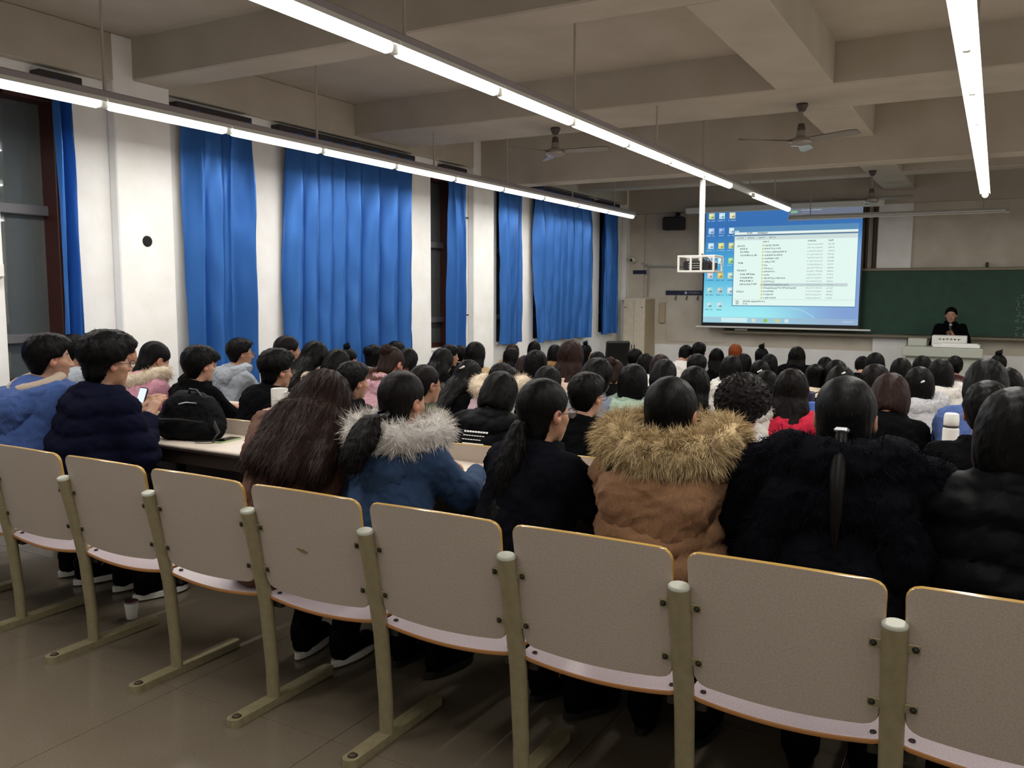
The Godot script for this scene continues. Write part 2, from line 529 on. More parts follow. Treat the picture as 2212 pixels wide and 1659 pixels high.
func pose(kind: String) -> Pose:
	var s := Pose.new()
	s.pelvis = Vector3(0, 0.575, 0.05); s.belly = Vector3(0, 0.71, 0.01); s.chest = Vector3(0, 0.885, -0.05)
	s.sh = Vector3(0.16, 0.955, -0.065); s.neck = Vector3(0, 1.02, -0.075)
	s.hip = Vector3(0.09, 0.55, 0.03); s.knee = Vector3(0.11, 0.535, -0.38); s.ankle = Vector3(0.10, 0.085, -0.21); s.toe = Vector3(0.115, 0.035, -0.38)
	s.elbow = [Vector3(-0.225, 0.79, -0.22), Vector3(0.225, 0.79, -0.22)]
	s.wrist = [Vector3(-0.13, 0.835, -0.44), Vector3(0.13, 0.835, -0.44)]
	s.hand_dir = [Vector3(0.35, -0.04, -1).normalized(), Vector3(-0.35, -0.04, -1).normalized()]
	var pitch := -0.05; var yaw := 0.0; var c := Vector3(0, 1.165, -0.115)
	var tucked := kind.ends_with("_in")       # elbows held close
	match kind.trim_suffix("_in"):
		"bowed":
			s.chest = Vector3(0, 0.865, -0.10); s.belly = Vector3(0, 0.70, -0.01); s.sh = Vector3(0.16, 0.925, -0.13); s.neck = Vector3(0, 0.985, -0.155)
			c = Vector3(0, 1.105, -0.235); pitch = -0.55
		"mug":
			s.chest = Vector3(0, 0.865, -0.10); s.belly = Vector3(0, 0.70, -0.01); s.sh = Vector3(0.16, 0.925, -0.13); s.neck = Vector3(0, 0.985, -0.155)
			c = Vector3(0, 1.105, -0.235); pitch = -0.55
			s.elbow[0] = Vector3(-0.37, 0.84, -0.30); s.wrist[0] = Vector3(-0.50, 0.97, -0.47); s.hand_dir[0] = Vector3(-0.35, 0.35, -0.87).normalized()
		"phone":
			s.elbow = [Vector3(-0.22, 0.75, -0.13), Vector3(0.22, 0.75, -0.13)]
			s.wrist = [Vector3(-0.065, 0.885, -0.27), Vector3(0.065, 0.885, -0.27)]
			s.hand_dir = [Vector3(0.25, 0.75, -0.6).normalized(), Vector3(-0.25, 0.75, -0.6).normalized()]
		"standing":
			s.pelvis = Vector3(0, 0.92, 0.0); s.belly = Vector3(0, 1.10, 0.0); s.chest = Vector3(0, 1.30, 0.0)
			s.sh = Vector3(0.17, 1.40, 0.01); s.neck = Vector3(0, 1.46, 0.0)
			s.hip = Vector3(0.09, 0.88, 0.0); s.knee = Vector3(0.10, 0.48, -0.01); s.ankle = Vector3(0.10, 0.085, 0.02); s.toe = Vector3(0.115, 0.035, -0.16)
			s.elbow = [Vector3(-0.27, 1.13, 0.03), Vector3(0.25, 1.13, -0.02)]
			s.wrist = [Vector3(-0.06, 1.27, -0.235), Vector3(0.17, 1.06, -0.25)]
			s.hand_dir = [Vector3(0.6, 0.75, -0.25).normalized(), Vector3(-0.3, -0.15, -1).normalized()]
			c = Vector3(0, 1.605, -0.03); pitch = -0.05
	if tucked:
		s.sh.x = 0.135
		for i in 2: s.elbow[i].x *= 0.78
	s.head = Transform3D(Basis.from_euler(Vector3(pitch, yaw, 0)), c)
	return s

func add_net(sh: Sh, net: Array, tr := Transform3D.IDENTITY, tint: Variant = null, wrinkle := 0.0, freq := 10.0) -> void:
	var P: PackedVector3Array = net[0]
	var cols := PackedColorArray()
	var Q := PackedVector3Array(); Q.resize(P.size())
	var near := Vector3.ZERO
	for i in P.size():
		var p := P[i]
		if tint is Callable: cols.append(tint.call(p))
		elif tint is Color: cols.append(tint)
		if wrinkle > 0.0:
			p += Vector3(noise.get_noise_3dv(p * freq + Vector3(31, 0, 0)), noise.get_noise_3dv(p * freq), noise.get_noise_3dv(p * freq - Vector3(17, 5, 0))) * wrinkle
			p += Vector3(fine.get_noise_3d(p.x * freq * 3.0, p.y * freq * 5.0, p.z * freq * 3.0), 0, fine.get_noise_3d(p.z * freq * 3.0, p.y * freq * 5.0, p.x * freq * 3.0)) * wrinkle * 0.7
		Q[i] = tr * p
	sh.add(Q, net[1], true, true, PackedVector2Array(), cols)

func hand_net(w: Vector3, dir: Vector3, side: float, curl: float) -> Array:
	var n := dir.cross(Vector3.RIGHT).normalized()
	if n.y < 0.0: n = -n
	var l := dir.cross(n).normalized() * side        # towards the thumb
	if l.x * side > 0.0: l = -l
	var f := Field.new(w + dir * 0.07 - Vector3.ONE * 0.135, w + dir * 0.07 + Vector3.ONE * 0.135, 0.0045)
	f.bone(w - dir * 0.03, w + dir * 0.02, 0.026, 0.022, 0.015)
	var K := []
	for i in 4:
		var o: float = [0.030, 0.010, -0.010, -0.028][i]
		var k: Vector3 = w + dir * [0.085, 0.09, 0.086, 0.078][i] + l * o
		K.append(k)
		f.bone(w + dir * 0.015 + l * o * 0.5, k, 0.016, 0.0115, 0.012)
	for i in 4:
		var L: float = [0.068, 0.077, 0.071, 0.056][i]
		var a: Vector3 = K[i]
		var d := dir
		for s in 3:
			d = (d - n * curl * [0.6, 1.0, 1.1][s]).normalized()
			var b: Vector3 = a + d * L * [0.45, 0.32, 0.26][s]
			f.bone(a, b, 0.0092 - s * 0.0008, 0.0086 - s * 0.0009, 0.004)
			a = b
	var t0 := w + dir * 0.025 + l * 0.02
	var t1 := w + dir * 0.06 + l * 0.047 - n * 0.01
	var t2 := t1 + (dir * 0.8 - n * 0.3 - l * 0.05) * 0.034
	f.bone(t0, t1, 0.014, 0.0115, 0.01); f.bone(t1, t2, 0.0105, 0.008, 0.004)
	return f.nets()

func head_net() -> Array:
	if not lib.has("headnet"):
		var f := Field.new(Vector3(-0.105, -0.175, -0.13), Vector3(0.105, 0.125, 0.125), 0.0052)
		f.fill(head_d)
		lib["headnet"] = f.nets()
	return lib["headnet"]

func body(kind: String) -> ArrayMesh:
	if lib.has("body_" + kind): return lib["body_" + kind]
	var s := pose(kind)
	var sh := Sh.new()
	var top: float = s.neck.y + 0.04
	var f := Field.new(Vector3(-0.54 if kind == "mug" else -0.36, -0.02, -0.62), Vector3(0.36, top, 0.24), 0.015)
	f.bone(s.pelvis, s.belly, 0.135, 0.12, 0.05); f.bone(s.belly, s.chest, 0.12, 0.125, 0.05)
	for e in [-1.0, 1.0]:
		var i := 0 if e < 0 else 1
		var mx := Vector3(e, 1, 1)
		f.bone(s.pelvis + Vector3(e * 0.06, 0, 0), s.chest + Vector3(e * 0.06, 0, 0), 0.11, 0.105, 0.05)
		f.bone(s.chest + Vector3(0, 0.06, 0), s.sh * mx, 0.07, 0.058, 0.04)
		f.bone(s.sh * mx, s.elbow[i], 0.05, 0.040, 0.03); f.bone(s.elbow[i], s.wrist[i], 0.038, 0.026, 0.02)
		f.bone(s.hip * mx, s.knee * mx, 0.082, 0.058, 0.03); f.bone(s.knee * mx, s.ankle * mx, 0.055, 0.036, 0.02)
		f.bone(s.ankle * mx, s.toe * mx + Vector3(-0.01 * e, 0, 0.02), 0.032, 0.022, 0.02)
	f.bone(s.chest + Vector3(0, 0.08, 0), s.neck, 0.075, 0.055, 0.04)
	f.bone(s.neck, s.neck + Vector3(0, 0.05, -0.015), 0.056, 0.054, 0.02)
	add_net(sh, f.nets(), Transform3D.IDENTITY, Color(0.40, 0.215, 0.135))
	add_net(sh, head_net(), s.head, skin_tint)
	for i in 2:
		var c := 1.1 if kind in ["standing", "mug"] and i == 0 else s.curl
		add_net(sh, hand_net(s.wrist[i], s.hand_dir[i], -1.0 if i == 0 else 1.0, c), Transform3D.IDENTITY, Color(0.40, 0.215, 0.135))
	lib["body_" + kind] = sh.mesh()
	return lib["body_" + kind]

func trousers(kind: String) -> ArrayMesh:
	var key := "trousers_" + kind
	if lib.has(key): return lib[key]
	var s := pose(kind)
	var f := Field.new(Vector3(-0.30, 0.02, -0.56), Vector3(0.30, s.belly.y + 0.1, 0.28), 0.016)
	f.bone(s.pelvis, s.belly, 0.15, 0.135, 0.05)
	for e in [-1.0, 1.0]:
		var mx := Vector3(e, 1, 1)
		f.bone(s.pelvis + Vector3(e * 0.06, 0, 0), s.belly + Vector3(e * 0.05, 0, 0), 0.125, 0.12, 0.05)
		f.bone(s.hip * mx, s.knee * mx, 0.094, 0.072, 0.03); f.bone(s.knee * mx, s.ankle * mx + Vector3(0, 0.0, 0.005), 0.07, 0.060, 0.02)
	var sh := Sh.new()
	add_net(sh, f.nets(), Transform3D.IDENTITY, null, 0.006, 9.0)
	lib[key] = sh.mesh()
	return lib[key]

func shoe(kind: String) -> Array:
	var key := "shoe_" + kind
	if not lib.has(key):
		var up := Field.new(Vector3(-0.07, 0.0, -0.24), Vector3(0.07, 0.15, 0.10), 0.008)
		up.bone(Vector3(0, 0.05, 0.02), Vector3(0, 0.045, -0.15), 0.040, 0.036, 0.02)
		up.bone(Vector3(0, 0.045, -0.15), Vector3(0, 0.038, -0.18), 0.037, 0.028, 0.02)
		up.bone(Vector3(0, 0.06, 0.02), Vector3(0, 0.11, 0.025), 0.040, 0.044, 0.02)
		var a := Sh.new(); add_net(a, up.nets())
		var o := PackedVector2Array()
		for i in 20:
			var w := TAU * i / 20
			o.append(Vector2(cos(w) * (0.043 - 0.006 * sin(w)), -0.065 + sin(w) * 0.14))
		var b := Sh.new().slab(o, 0.0, 0.028, Basis(Vector3(1, 0, 0), Vector3(0, 0, 1), Vector3(0, 1, 0)))
		lib[key] = [a.mesh(), b.mesh()]
	return lib[key]

# coats: a shell over the body, with collar; puff gives quilted rolls
func jacket(kind: String, style: String) -> ArrayMesh:
	var key := "jacket_%s_%s" % [kind, style]
	if lib.has(key): return lib[key]
	var s := pose(kind)
	var th: float = {"plain": 0.0, "puffer": 0.02, "slim": -0.012, "big": 0.032}[style]
	var fat := th
	var cell := 0.0145
	var f := Field.new(Vector3(-0.56 if kind == "mug" else -0.42, s.pelvis.y - 0.18, -0.56), Vector3(0.42, s.neck.y + 0.13, 0.32), cell)
	f.bone(s.pelvis + Vector3(0, -0.02, 0), s.belly, 0.155 + fat, 0.15 + fat, 0.06); f.bone(s.belly, s.chest, 0.15 + fat, 0.145 + fat, 0.06)
	for e in [-1.0, 1.0]:
		var i := 0 if e < 0 else 1
		var mx := Vector3(e, 1, 1)
		f.bone(s.pelvis + Vector3(e * 0.075, -0.02, 0), s.chest + Vector3(e * 0.07, 0, 0), 0.13 + fat, 0.125 + fat, 0.05)
		f.bone(s.chest + Vector3(0, 0.065, 0.01), s.sh * mx, 0.085 + fat, 0.075 + fat * 0.6, 0.05)
		f.bone(s.sh * mx, s.elbow[i], 0.074 + fat, 0.066 + fat, 0.03)
		f.bone(s.elbow[i], s.wrist[i].lerp(s.elbow[i], 0.12), 0.064 + fat, 0.044 + fat * 0.5, 0.025)
	# collar ring round the neck
	for i in 10:
		var a := TAU * i / 10; var b := TAU * (i + 1) / 10
		var o: Vector3 = s.neck + Vector3(0, 0.012, -0.005)
		f.bone(o + Vector3(cos(a) * 0.068, 0.012 * sin(a), sin(a) * 0.07), o + Vector3(cos(b) * 0.068, 0.012 * sin(b), sin(b) * 0.07), 0.026, 0.026, 0.03)
	var net := f.nets()
	if style == "puffer":
		var P: PackedVector3Array = net[0]
		for i in P.size():
			var p := P[i]
			var ax := Vector3(0, 0, s.belly.z).lerp(Vector3(0, 0, s.chest.z), clampf((p.y - s.belly.y) / 0.18, 0, 1)); ax.y = p.y
			var r := (p - ax).normalized()
			var wave := absf(sin((p.y + 0.01 * sin(p.x * 20.0)) * PI / 0.085))
			P[i] = p + r * (sqrt(wave) - 0.75) * 0.02
		net[0] = P
	var sh := Sh.new()
	add_net(sh, net, Transform3D.IDENTITY, null, 0.009 if style == "puffer" else 0.012, 8.0)
	lib[key] = sh.mesh()
	return lib[key]

# a hood lying on the back; in body coordinates
func hood(kind: String) -> ArrayMesh:
	var key := "hood_" + kind
	if lib.has(key): return lib[key]
	var s := pose(kind)
	var n := s.neck
	var f := Field.new(n + Vector3(-0.24, -0.26, -0.16), n + Vector3(0.24, 0.14, 0.25), 0.012)
	for i in 12:
		var a := -0.25 * PI + 1.5 * PI * i / 12.0; var b := -0.25 * PI + 1.5 * PI * (i + 1) / 12.0
		var pa := n + Vector3(cos(a) * 0.125, 0.0 - 0.03 * sin(a), 0.02 + sin(a) * 0.10)
		var pb := n + Vector3(cos(b) * 0.125, 0.0 - 0.03 * sin(b), 0.02 + sin(b) * 0.10)
		f.bone(pa, pb, 0.045, 0.045, 0.03)
	f.bone(n + Vector3(-0.07, -0.05, 0.12), n + Vector3(0.07, -0.05, 0.12), 0.07, 0.07, 0.05)
	f.bone(n + Vector3(-0.04, -0.12, 0.125), n + Vector3(0.04, -0.12, 0.125), 0.065, 0.065, 0.05)
	f.bone(n + Vector3(0, -0.12, 0.125), n + Vector3(0, -0.18, 0.115), 0.06, 0.05, 0.05)
	var sh := Sh.new()
	add_net(sh, f.nets(), Transform3D.IDENTITY, null, 0.014, 9.0)
	lib[key] = sh.mesh()
	return lib[key]

# tufts of fur over a path of balls: thin bent blades, many of them, as one part
func fur(path: Array, rad: Array, count: int, length: float, droop: float, seed_: int, banded := false) -> ArrayMesh:
	var sh := Sh.new()
	var r := RandomNumberGenerator.new(); r.seed = seed_
	var lo: Vector3 = path[0]; var hi: Vector3 = path[0]
	for i in path.size():
		lo = lo.min(path[i] - Vector3.ONE * (rad[i] + 0.03)); hi = hi.max(path[i] + Vector3.ONE * (rad[i] + 0.03))
	var f := Field.new(lo, hi, 0.014)
	for i in path.size() - 1: f.bone(path[i], path[i + 1], rad[i] * 0.92, rad[i + 1] * 0.92, 0.03)
	add_net(sh, f.nets(), Transform3D.IDENTITY, Color(0.7, 0.7, 0.7), 0.01, 16.0)
	var seglen := []; var total := 0.0
	for i in path.size() - 1:
		total += path[i].distance_to(path[i + 1]); seglen.append(total)
	var P := PackedVector3Array(); var T := PackedInt32Array(); var C := PackedColorArray()
	for c in count:
		var at := r.randf() * total; var i := 0
		while i < seglen.size() - 1 and seglen[i] < at: i += 1
		var t := r.randf()
		var o: Vector3 = path[i].lerp(path[i + 1], t); var ra := lerpf(rad[i], rad[i + 1], t)
		var d := Vector3(r.randfn(), r.randfn(), r.randfn()).normalized()
		var ax: Vector3 = (path[i + 1] - path[i]).normalized()
		d = (d - ax * d.dot(ax) * 0.8).normalized()
		var root := o + d * ra * 0.85
		var clump := Vector3(noise.get_noise_3dv(root * 22.0), noise.get_noise_3dv(root * 22.0 + Vector3(9, 0, 0)), noise.get_noise_3dv(root * 22.0 + Vector3(0, 9, 0)))
		var dir := (d + clump * (0.75 if banded else 1.0) + Vector3(0, -droop, 0) + Vector3(r.randfn(), r.randfn(), r.randfn()) * 0.16).normalized()
		var L := length * r.randf_range(0.6, 1.15)
		var w := dir.cross(Vector3(r.randfn(), r.randfn(), r.randfn())).normalized() * r.randf_range(0.0006, 0.0014)
		var m := root + dir * L * 0.55
		var e := root + (dir + Vector3(0, -0.35 * droop, 0) + clump * 0.3).normalized() * L
		var b := P.size()
		P.append_array(PackedVector3Array([root - w, root + w, m - w * 0.8, m + w * 0.8, e]))
		T.append_array(PackedInt32Array([b, b + 1, b + 2, b + 1, b + 3, b + 2, b + 2, b + 3, b + 4]))
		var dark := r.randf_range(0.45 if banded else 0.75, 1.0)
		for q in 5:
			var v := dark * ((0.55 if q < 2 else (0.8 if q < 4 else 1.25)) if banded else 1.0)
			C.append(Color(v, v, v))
	sh.add(P, T, true, false, PackedVector2Array(), C)
	return sh.mesh()

# ------------------------------------------------------------------ hair, in the head's frame
func hair_line(z: float) -> float:      # how far down the hair reaches at each depth
	if z < -0.075: return 0.062
	if z < -0.03: return lerpf(0.062, 0.0, (z + 0.075) / 0.045)
	if z < 0.03: return lerpf(0.0, -0.012, (z + 0.03) / 0.06)
	return lerpf(-0.012, -0.095, clampf((z - 0.03) / 0.03, 0.0, 1.0))

func hair_d(p: Vector3, style: String) -> float:
	var tuft := noise.get_noise_3d(p.x * 38.0, p.y * 16.0, p.z * 38.0) * 0.0035 + fine.get_noise_3d(p.x * 90.0, p.y * 20.0, p.z * 90.0) * 0.0016
	var d := 1.0
	match style:
		"short":
			d = ell(p, Vector3(0, 0.030, 0.020), Vector3(0.089, 0.100, 0.107))
			d = smin(d, ell(p, Vector3(0, 0.068, -0.035), Vector3(0.075, 0.052, 0.066)), 0.02) - 0.002
			d = smin(d, ell(p, Vector3(0, -0.035, 0.038), Vector3(0.078, 0.075, 0.062)), 0.03)
			d += 0.007 * smoothstep(0.02, -0.08, p.y)
			d = smax(d, hair_line(p.z) + 0.012 * smoothstep(0.03, 0.0, p.z) - p.y, 0.006)
			tuft *= 1.3 * smoothstep(-0.08, 0.02, p.y)
		"crop":
			d = ell(p, Vector3(0, 0.026, 0.016), Vector3(0.083, 0.094, 0.101))
			d = smin(d, ell(p, Vector3(0, -0.035, 0.036), Vector3(0.076, 0.07, 0.060)), 0.03)
			d = smax(d, hair_line(p.z) + 0.006 - p.y, 0.008)
			tuft *= 0.6
		"bushy":
			d = ell(p, Vector3(0, 0.045, 0.015), Vector3(0.104, 0.104, 0.122))
			d = smin(d, ell(p, Vector3(0, 0.085, -0.04), Vector3(0.085, 0.055, 0.075)), 0.02)
			d += 0.016 * smoothstep(0.04, -0.06, p.y)
			d = smin(d, ell(p, Vector3(0, -0.035, 0.038), Vector3(0.079, 0.075, 0.064)), 0.03)
			d = smax(d, hair_line(p.z) + 0.012 * smoothstep(0.03, 0.0, p.z) - p.y, 0.006)
			tuft *= 1.6
		"curly":
			d = ell(p, Vector3(0, 0.034, 0.018), Vector3(0.116, 0.120, 0.130))
			d += 0.012 * smoothstep(0.02, -0.07, p.y)
			d = smax(d, hair_line(p.z) - 0.012 - p.y, 0.02)
			tuft = noise.get_noise_3dv(p * 52.0) * 0.012 + fine.get_noise_3dv(p * 60.0) * 0.007
		"bob":
			d = ell(p, Vector3(0, 0.026, 0.018), Vector3(0.094, 0.102, 0.110))
			var fall := ell(p, Vector3(0, -0.055, 0.030), Vector3(0.103, 0.115, 0.100))
			d = smin(d, fall, 0.04)
			d = smax(d, -0.135 + 0.02 * cos(p.x * 20.0) - p.y, 0.012)
			d = face_cut(d, p)
		"long":
			d = ell(p, Vector3(0, 0.026, 0.018), Vector3(0.093, 0.102, 0.109))
			var q := Vector3(absf(p.x), p.y, p.z)
			d = smin(d, cap(q, Vector3(0.035, -0.02, 0.03), Vector3(0.055, -0.13, 0.065), 0.068, 0.060), 0.04)
			d = smin(d, cap(q, Vector3(0.05, -0.13, 0.07), Vector3(0.05, -0.33, 0.175), 0.056, 0.038), 0.04)
			d = smin(d, cap(p, Vector3(0, -0.12, 0.085), Vector3(0, -0.36, 0.185), 0.06, 0.03), 0.04)
			d = face_cut(d, p)
			tuft *= 1.3
		"tied":      # combed back tight, for buns and tails
			d = ell(p, Vector3(0, 0.026, 0.018), Vector3(0.086, 0.097, 0.106))
			d = smin(d, ell(p, Vector3(0, -0.06, 0.042), Vector3(0.074, 0.085, 0.064)), 0.03)
			d = smax(d, hair_line(p.z) - 0.03 * smoothstep(0.03, 0.06, p.z) - p.y, 0.014)
			tuft *= 0.5
		"tail":
			var t := clampf((-0.02 - p.y) / 0.33, 0.0, 1.0)
			var mid := Vector3(0.004 * sin(p.y * 30.0), p.y, 0.118 + 0.085 * sin(t * 1.5))
			d = Vector2(p.x - mid.x, (p.z - mid.z) * 1.2).length() - (0.020 + 0.032 * sin(PI * clampf(t * 0.92 + 0.06, 0.0, 1.0)))
			d = smax(d, absf(p.y + 0.185) - 0.165, 0.02) * 0.8
			tuft *= 1.4
		"bun":
			d = ell(p, Vector3(0, 0.055, 0.118), Vector3(0.048, 0.044, 0.036))
			tuft = noise.get_noise_3dv(p * 60.0) * 0.007 + fine.get_noise_3dv(p * 50.0) * 0.005
		"topknot":
			d = ell(p, Vector3(0, 0.137, 0.035), Vector3(0.036, 0.030, 0.034))
			d = smin(d, cap(p, Vector3(0.01, 0.15, 0.04), Vector3(0.035, 0.175, 0.05), 0.012, 0.005), 0.01)
			tuft = noise.get_noise_3dv(p * 60.0) * 0.008
		"mane":      # long and loose, spread over the back
			d = ell(p, Vector3(0, 0.026, 0.018), Vector3(0.097, 0.106, 0.114))
			var q := Vector3(absf(p.x), p.y, p.z)
			d = smin(d, cap(q, Vector3(0.04, -0.02, 0.03), Vector3(0.085, -0.15, 0.065), 0.074, 0.070), 0.05)
			d = smin(d, cap(q, Vector3(0.08, -0.14, 0.08), Vector3(0.11, -0.35, 0.185), 0.072, 0.052), 0.05)
			d = smin(d, cap(p, Vector3(0, -0.12, 0.10), Vector3(0, -0.37, 0.205), 0.075, 0.055), 0.05)
			d = face_cut(d, p)
			tuft = noise.get_noise_3d(p.x * 34.0, p.y * 9.0, p.z * 34.0) * 0.008 + fine.get_noise_3d(p.x * 60.0, p.y * 8.0, p.z * 60.0) * 0.003
	return d + tuft

func face_cut(d: float, p: Vector3) -> float:
	var front := -0.045 if p.y < 0.03 else lerpf(-0.045, -0.10, clampf((p.y - 0.03) / 0.04, 0, 1))
	return smax(d, front - p.z, 0.02)

func hair(style: String) -> ArrayMesh:
	var key := "hair_" + style
	if lib.has(key): return lib[key]
	var lo := Vector3(-0.145, -0.17, -0.14); var hi := Vector3(0.145, 0.195, 0.17)
	var h := 0.0062
	match style:
		"tail": lo = Vector3(-0.075, -0.38, 0.05); hi = Vector3(0.075, 0.02, 0.28)
		"bun": lo = Vector3(-0.07, -0.01, 0.06); hi = Vector3(0.07, 0.12, 0.18)
		"topknot": lo = Vector3(-0.06, 0.08, -0.02); hi = Vector3(0.06, 0.2, 0.10)
		"long": lo = Vector3(-0.14, -0.42, -0.13); hi = Vector3(0.14, 0.15, 0.25); h = 0.0075
		"mane": lo = Vector3(-0.20, -0.46, -0.13); hi = Vector3(0.20, 0.16, 0.30); h = 0.0075
	var f := Field.new(lo, hi, h)
	f.fill(func(p: Vector3) -> float: return hair_d(p, style))
	var sh := Sh.new()
	add_net(sh, f.nets())
	# flyaway strands that break the outline
	var r := RandomNumberGenerator.new(); r.seed = hash(style)
	var base := sh.V.duplicate(); var bn := sh.N.duplicate()
	var P := PackedVector3Array(); var T := PackedInt32Array()
	var n := {"curly": 2200, "mane": 9000, "bushy": 1600, "tail": 1200, "long": 1500}.get(style, 600) as int
	for i in n:
		var q := r.randi() % base.size()
		var o := base[q]; var nn := bn[q]
		var flow := Vector3(0, -1, 0.15)
		if style in ["short", "bushy", "crop"]: flow = Vector3(r.randfn() * 0.3, -0.2, 0.5 * signf(o.z + 0.02))
		if style in ["bun", "topknot", "curly"]: flow = Vector3(r.randfn(), r.randfn(), r.randfn())
		flow = (flow - nn * flow.dot(nn)).normalized() + nn * r.randf_range(0.0, 0.16) + Vector3(r.randfn(), r.randfn(), r.randfn()) * 0.12
		var L := r.randf_range(0.012, 0.03)
		if style in ["long", "tail"]: L *= 2.2
		if style == "mane": L *= 3.5
		var w := flow.cross(nn).normalized() * r.randf_range(0.0005, 0.0011)
		var b := P.size()
		P.append_array(PackedVector3Array([o - w - nn * 0.002, o + w - nn * 0.002, o + flow * L * 0.5 - w * 0.6 + nn * 0.001, o + flow * L * 0.5 + w * 0.6 + nn * 0.001, o + flow * L - nn * 0.002]))
		T.append_array(PackedInt32Array([b, b + 1, b + 2, b + 1, b + 3, b + 2, b + 2, b + 3, b + 4]))
	sh.add(P, T, true, false)
	lib[key] = sh.mesh()
	return lib[key]

func spectacles() -> Array:
	if not lib.has("specs"):
		var fr := Sh.new(); var le := Sh.new()
		for e in [-1.0, 1.0]:
			var ring := []; var o := PackedVector2Array()
			for i in 17:
				var a := TAU * i / 16
				ring.append(Vector3(e * 0.033 + cos(a) * 0.024, -0.008 + sin(a) * 0.019, -0.107))
				if i < 16: o.append(Vector2(e * 0.033 + cos(a) * 0.023, -0.008 + sin(a) * 0.018))
			fr.tube(ring, 0.0016, 6)
			le.slab(o, -0.1078, -0.1066)
			fr.tube([Vector3(e * 0.057, -0.004, -0.107), Vector3(e * 0.074, -0.002, -0.095), Vector3(e * 0.083, -0.002, 0.0), Vector3(e * 0.082, -0.016, 0.025)], 0.0016, 6)
		fr.tube([Vector3(-0.009, -0.004, -0.107), Vector3(0, 0.0, -0.110), Vector3(0.009, -0.004, -0.107)], 0.0016, 6)
		lib["specs"] = [fr.mesh(), le.mesh()]
	return lib["specs"]

# a person: body with hair and clothes as its parts. look: keys pose, hair, tint, coat, cut, legs, hood, fur, specs, bun ...
func person(label: String, at: Vector3, scale_: float, turn: float, look: Dictionary) -> Node3D:
	var k: String = look.get("pose", "ahead")
	var s := pose(k)
	var o := thing("person", label, "person", at, turn, look.get("group", ""))
	o.scale = Vector3(scale_ * look.get("wide", 1.0), scale_, scale_)
	var b := part("body", body(k), M["skin"], o)
	var hs: String = look.get("hair", "short")
	var hm: Material = hair_mat(look.get("tint", "black"), HAIR[look.get("tint", "black")])
	var main := "tied" if hs in ["tail", "bun", "topknot"] else hs
	var hp := part("hair", hair(main), hm, o); hp.transform = s.head
	if look.has("hair_scale"): hp.transform = s.head * Transform3D(Basis.from_scale(Vector3.ONE * look["hair_scale"]), Vector3.ZERO)
	if main != hs:
		var e := part({"tail": "ponytail", "bun": "hair_bun", "topknot": "topknot"}[hs], hair(hs), hm, o); e.transform = s.head
		if hs == "tail": e.transform = Transform3D(Basis.IDENTITY, s.head.origin)
	var cm := cloth(look.get("coat", "black"), COAT[look.get("coat", "black")], look.get("rough", 0.85))
	part("jacket", jacket(k, look.get("cut", "plain")), cm, o)
	part("trousers", trousers(k), cloth("trouser_" + look.get("legs", "black"), COAT[look.get("legs", "black")]), o)
	for e in [-1.0, 1.0]:
		var sm := shoe("trainer")
		var f := part("shoe", sm[0], cloth("shoe_" + look.get("shoe", "black"), COAT[look.get("shoe", "black")], 0.6, 0.0), o)
		f.position = Vector3(s.ankle.x * e, 0.0, s.ankle.z); f.rotation.y = -0.1 * e
		part("sole", sm[1], M["sole"] if look.get("sole", "black") == "white" else M["black_plastic"], f)
	if look.has("hood"):
		part("hood", hood(k), cloth(look["hood"], COAT[look["hood"]]), o)
	if look.has("fur"):
		var key: String = "fur_%s_%s" % [k, look.get("fur_kind", "ruff")]
		if not lib.has(key):
			var n := s.neck
			var path := []; var rad := []
			for i in 15:
				var a := -0.30 * PI + 1.6 * PI * i / 14.0
				path.append(n + Vector3(cos(a) * 0.15, 0.035 - 0.05 * maxf(0.0, sin(a)) , 0.01 + sin(a) * 0.125))
				rad.append(0.048)
			lib[key] = fur(path, rad, 2600, 0.045, 0.35, 5)
		var fm := cloth("fur_" + look["fur"], COAT[look["fur"]], 0.9, 0.4)
		fm.vertex_color_use_as_albedo = true; fm.albedo_texture = null
		var fc := part("fur_collar", lib[key], fm, o)
		fc.set_meta("kind", "stuff")
		if look.has("lift"): fc.transform = Transform3D(Basis.from_scale(Vector3.ONE * 1.15), -s.neck * 0.15 + Vector3(0, look["lift"], 0.03))
	if look.get("specs", false):
		var g := spectacles()
		var gf := part("glasses_frame", g[0], M["black_plastic"] if look.get("specs") is bool else M["aluminium"], o); gf.transform = s.head
		var gl := part("lens", g[1], M["lens"], gf)
	if look.has("clip"):
		var c := part("hair_clip", boxm(Vector3.ZERO, Vector3(0.05, 0.014, 0.012), 0.004), M[look["clip"]], o)
		c.transform = s.head * Transform3D(Basis.from_euler(Vector3(0.2, 0, 0.5)), Vector3(0.02, 0.02, 0.124))
	return o

# ------------------------------------------------------------------ the room
func slope(z: float) -> float:       # the floor falls gently towards the front
	return 0.05 * clampf(z + 0.5, -10.6, 0.0)

var trims := 2
func trim(mesh: Mesh, mat_: Material) -> void:
	trims += 1
	struct("trim_%d" % trims, mesh, mat_)

func beam(x0: float, x1: float, y0: float, z0: float, z1: float) -> void:
	trim(span(x0, x1, y0, CEIL + 0.02, z0, z1, 0.012), M["ceiling_paint"])

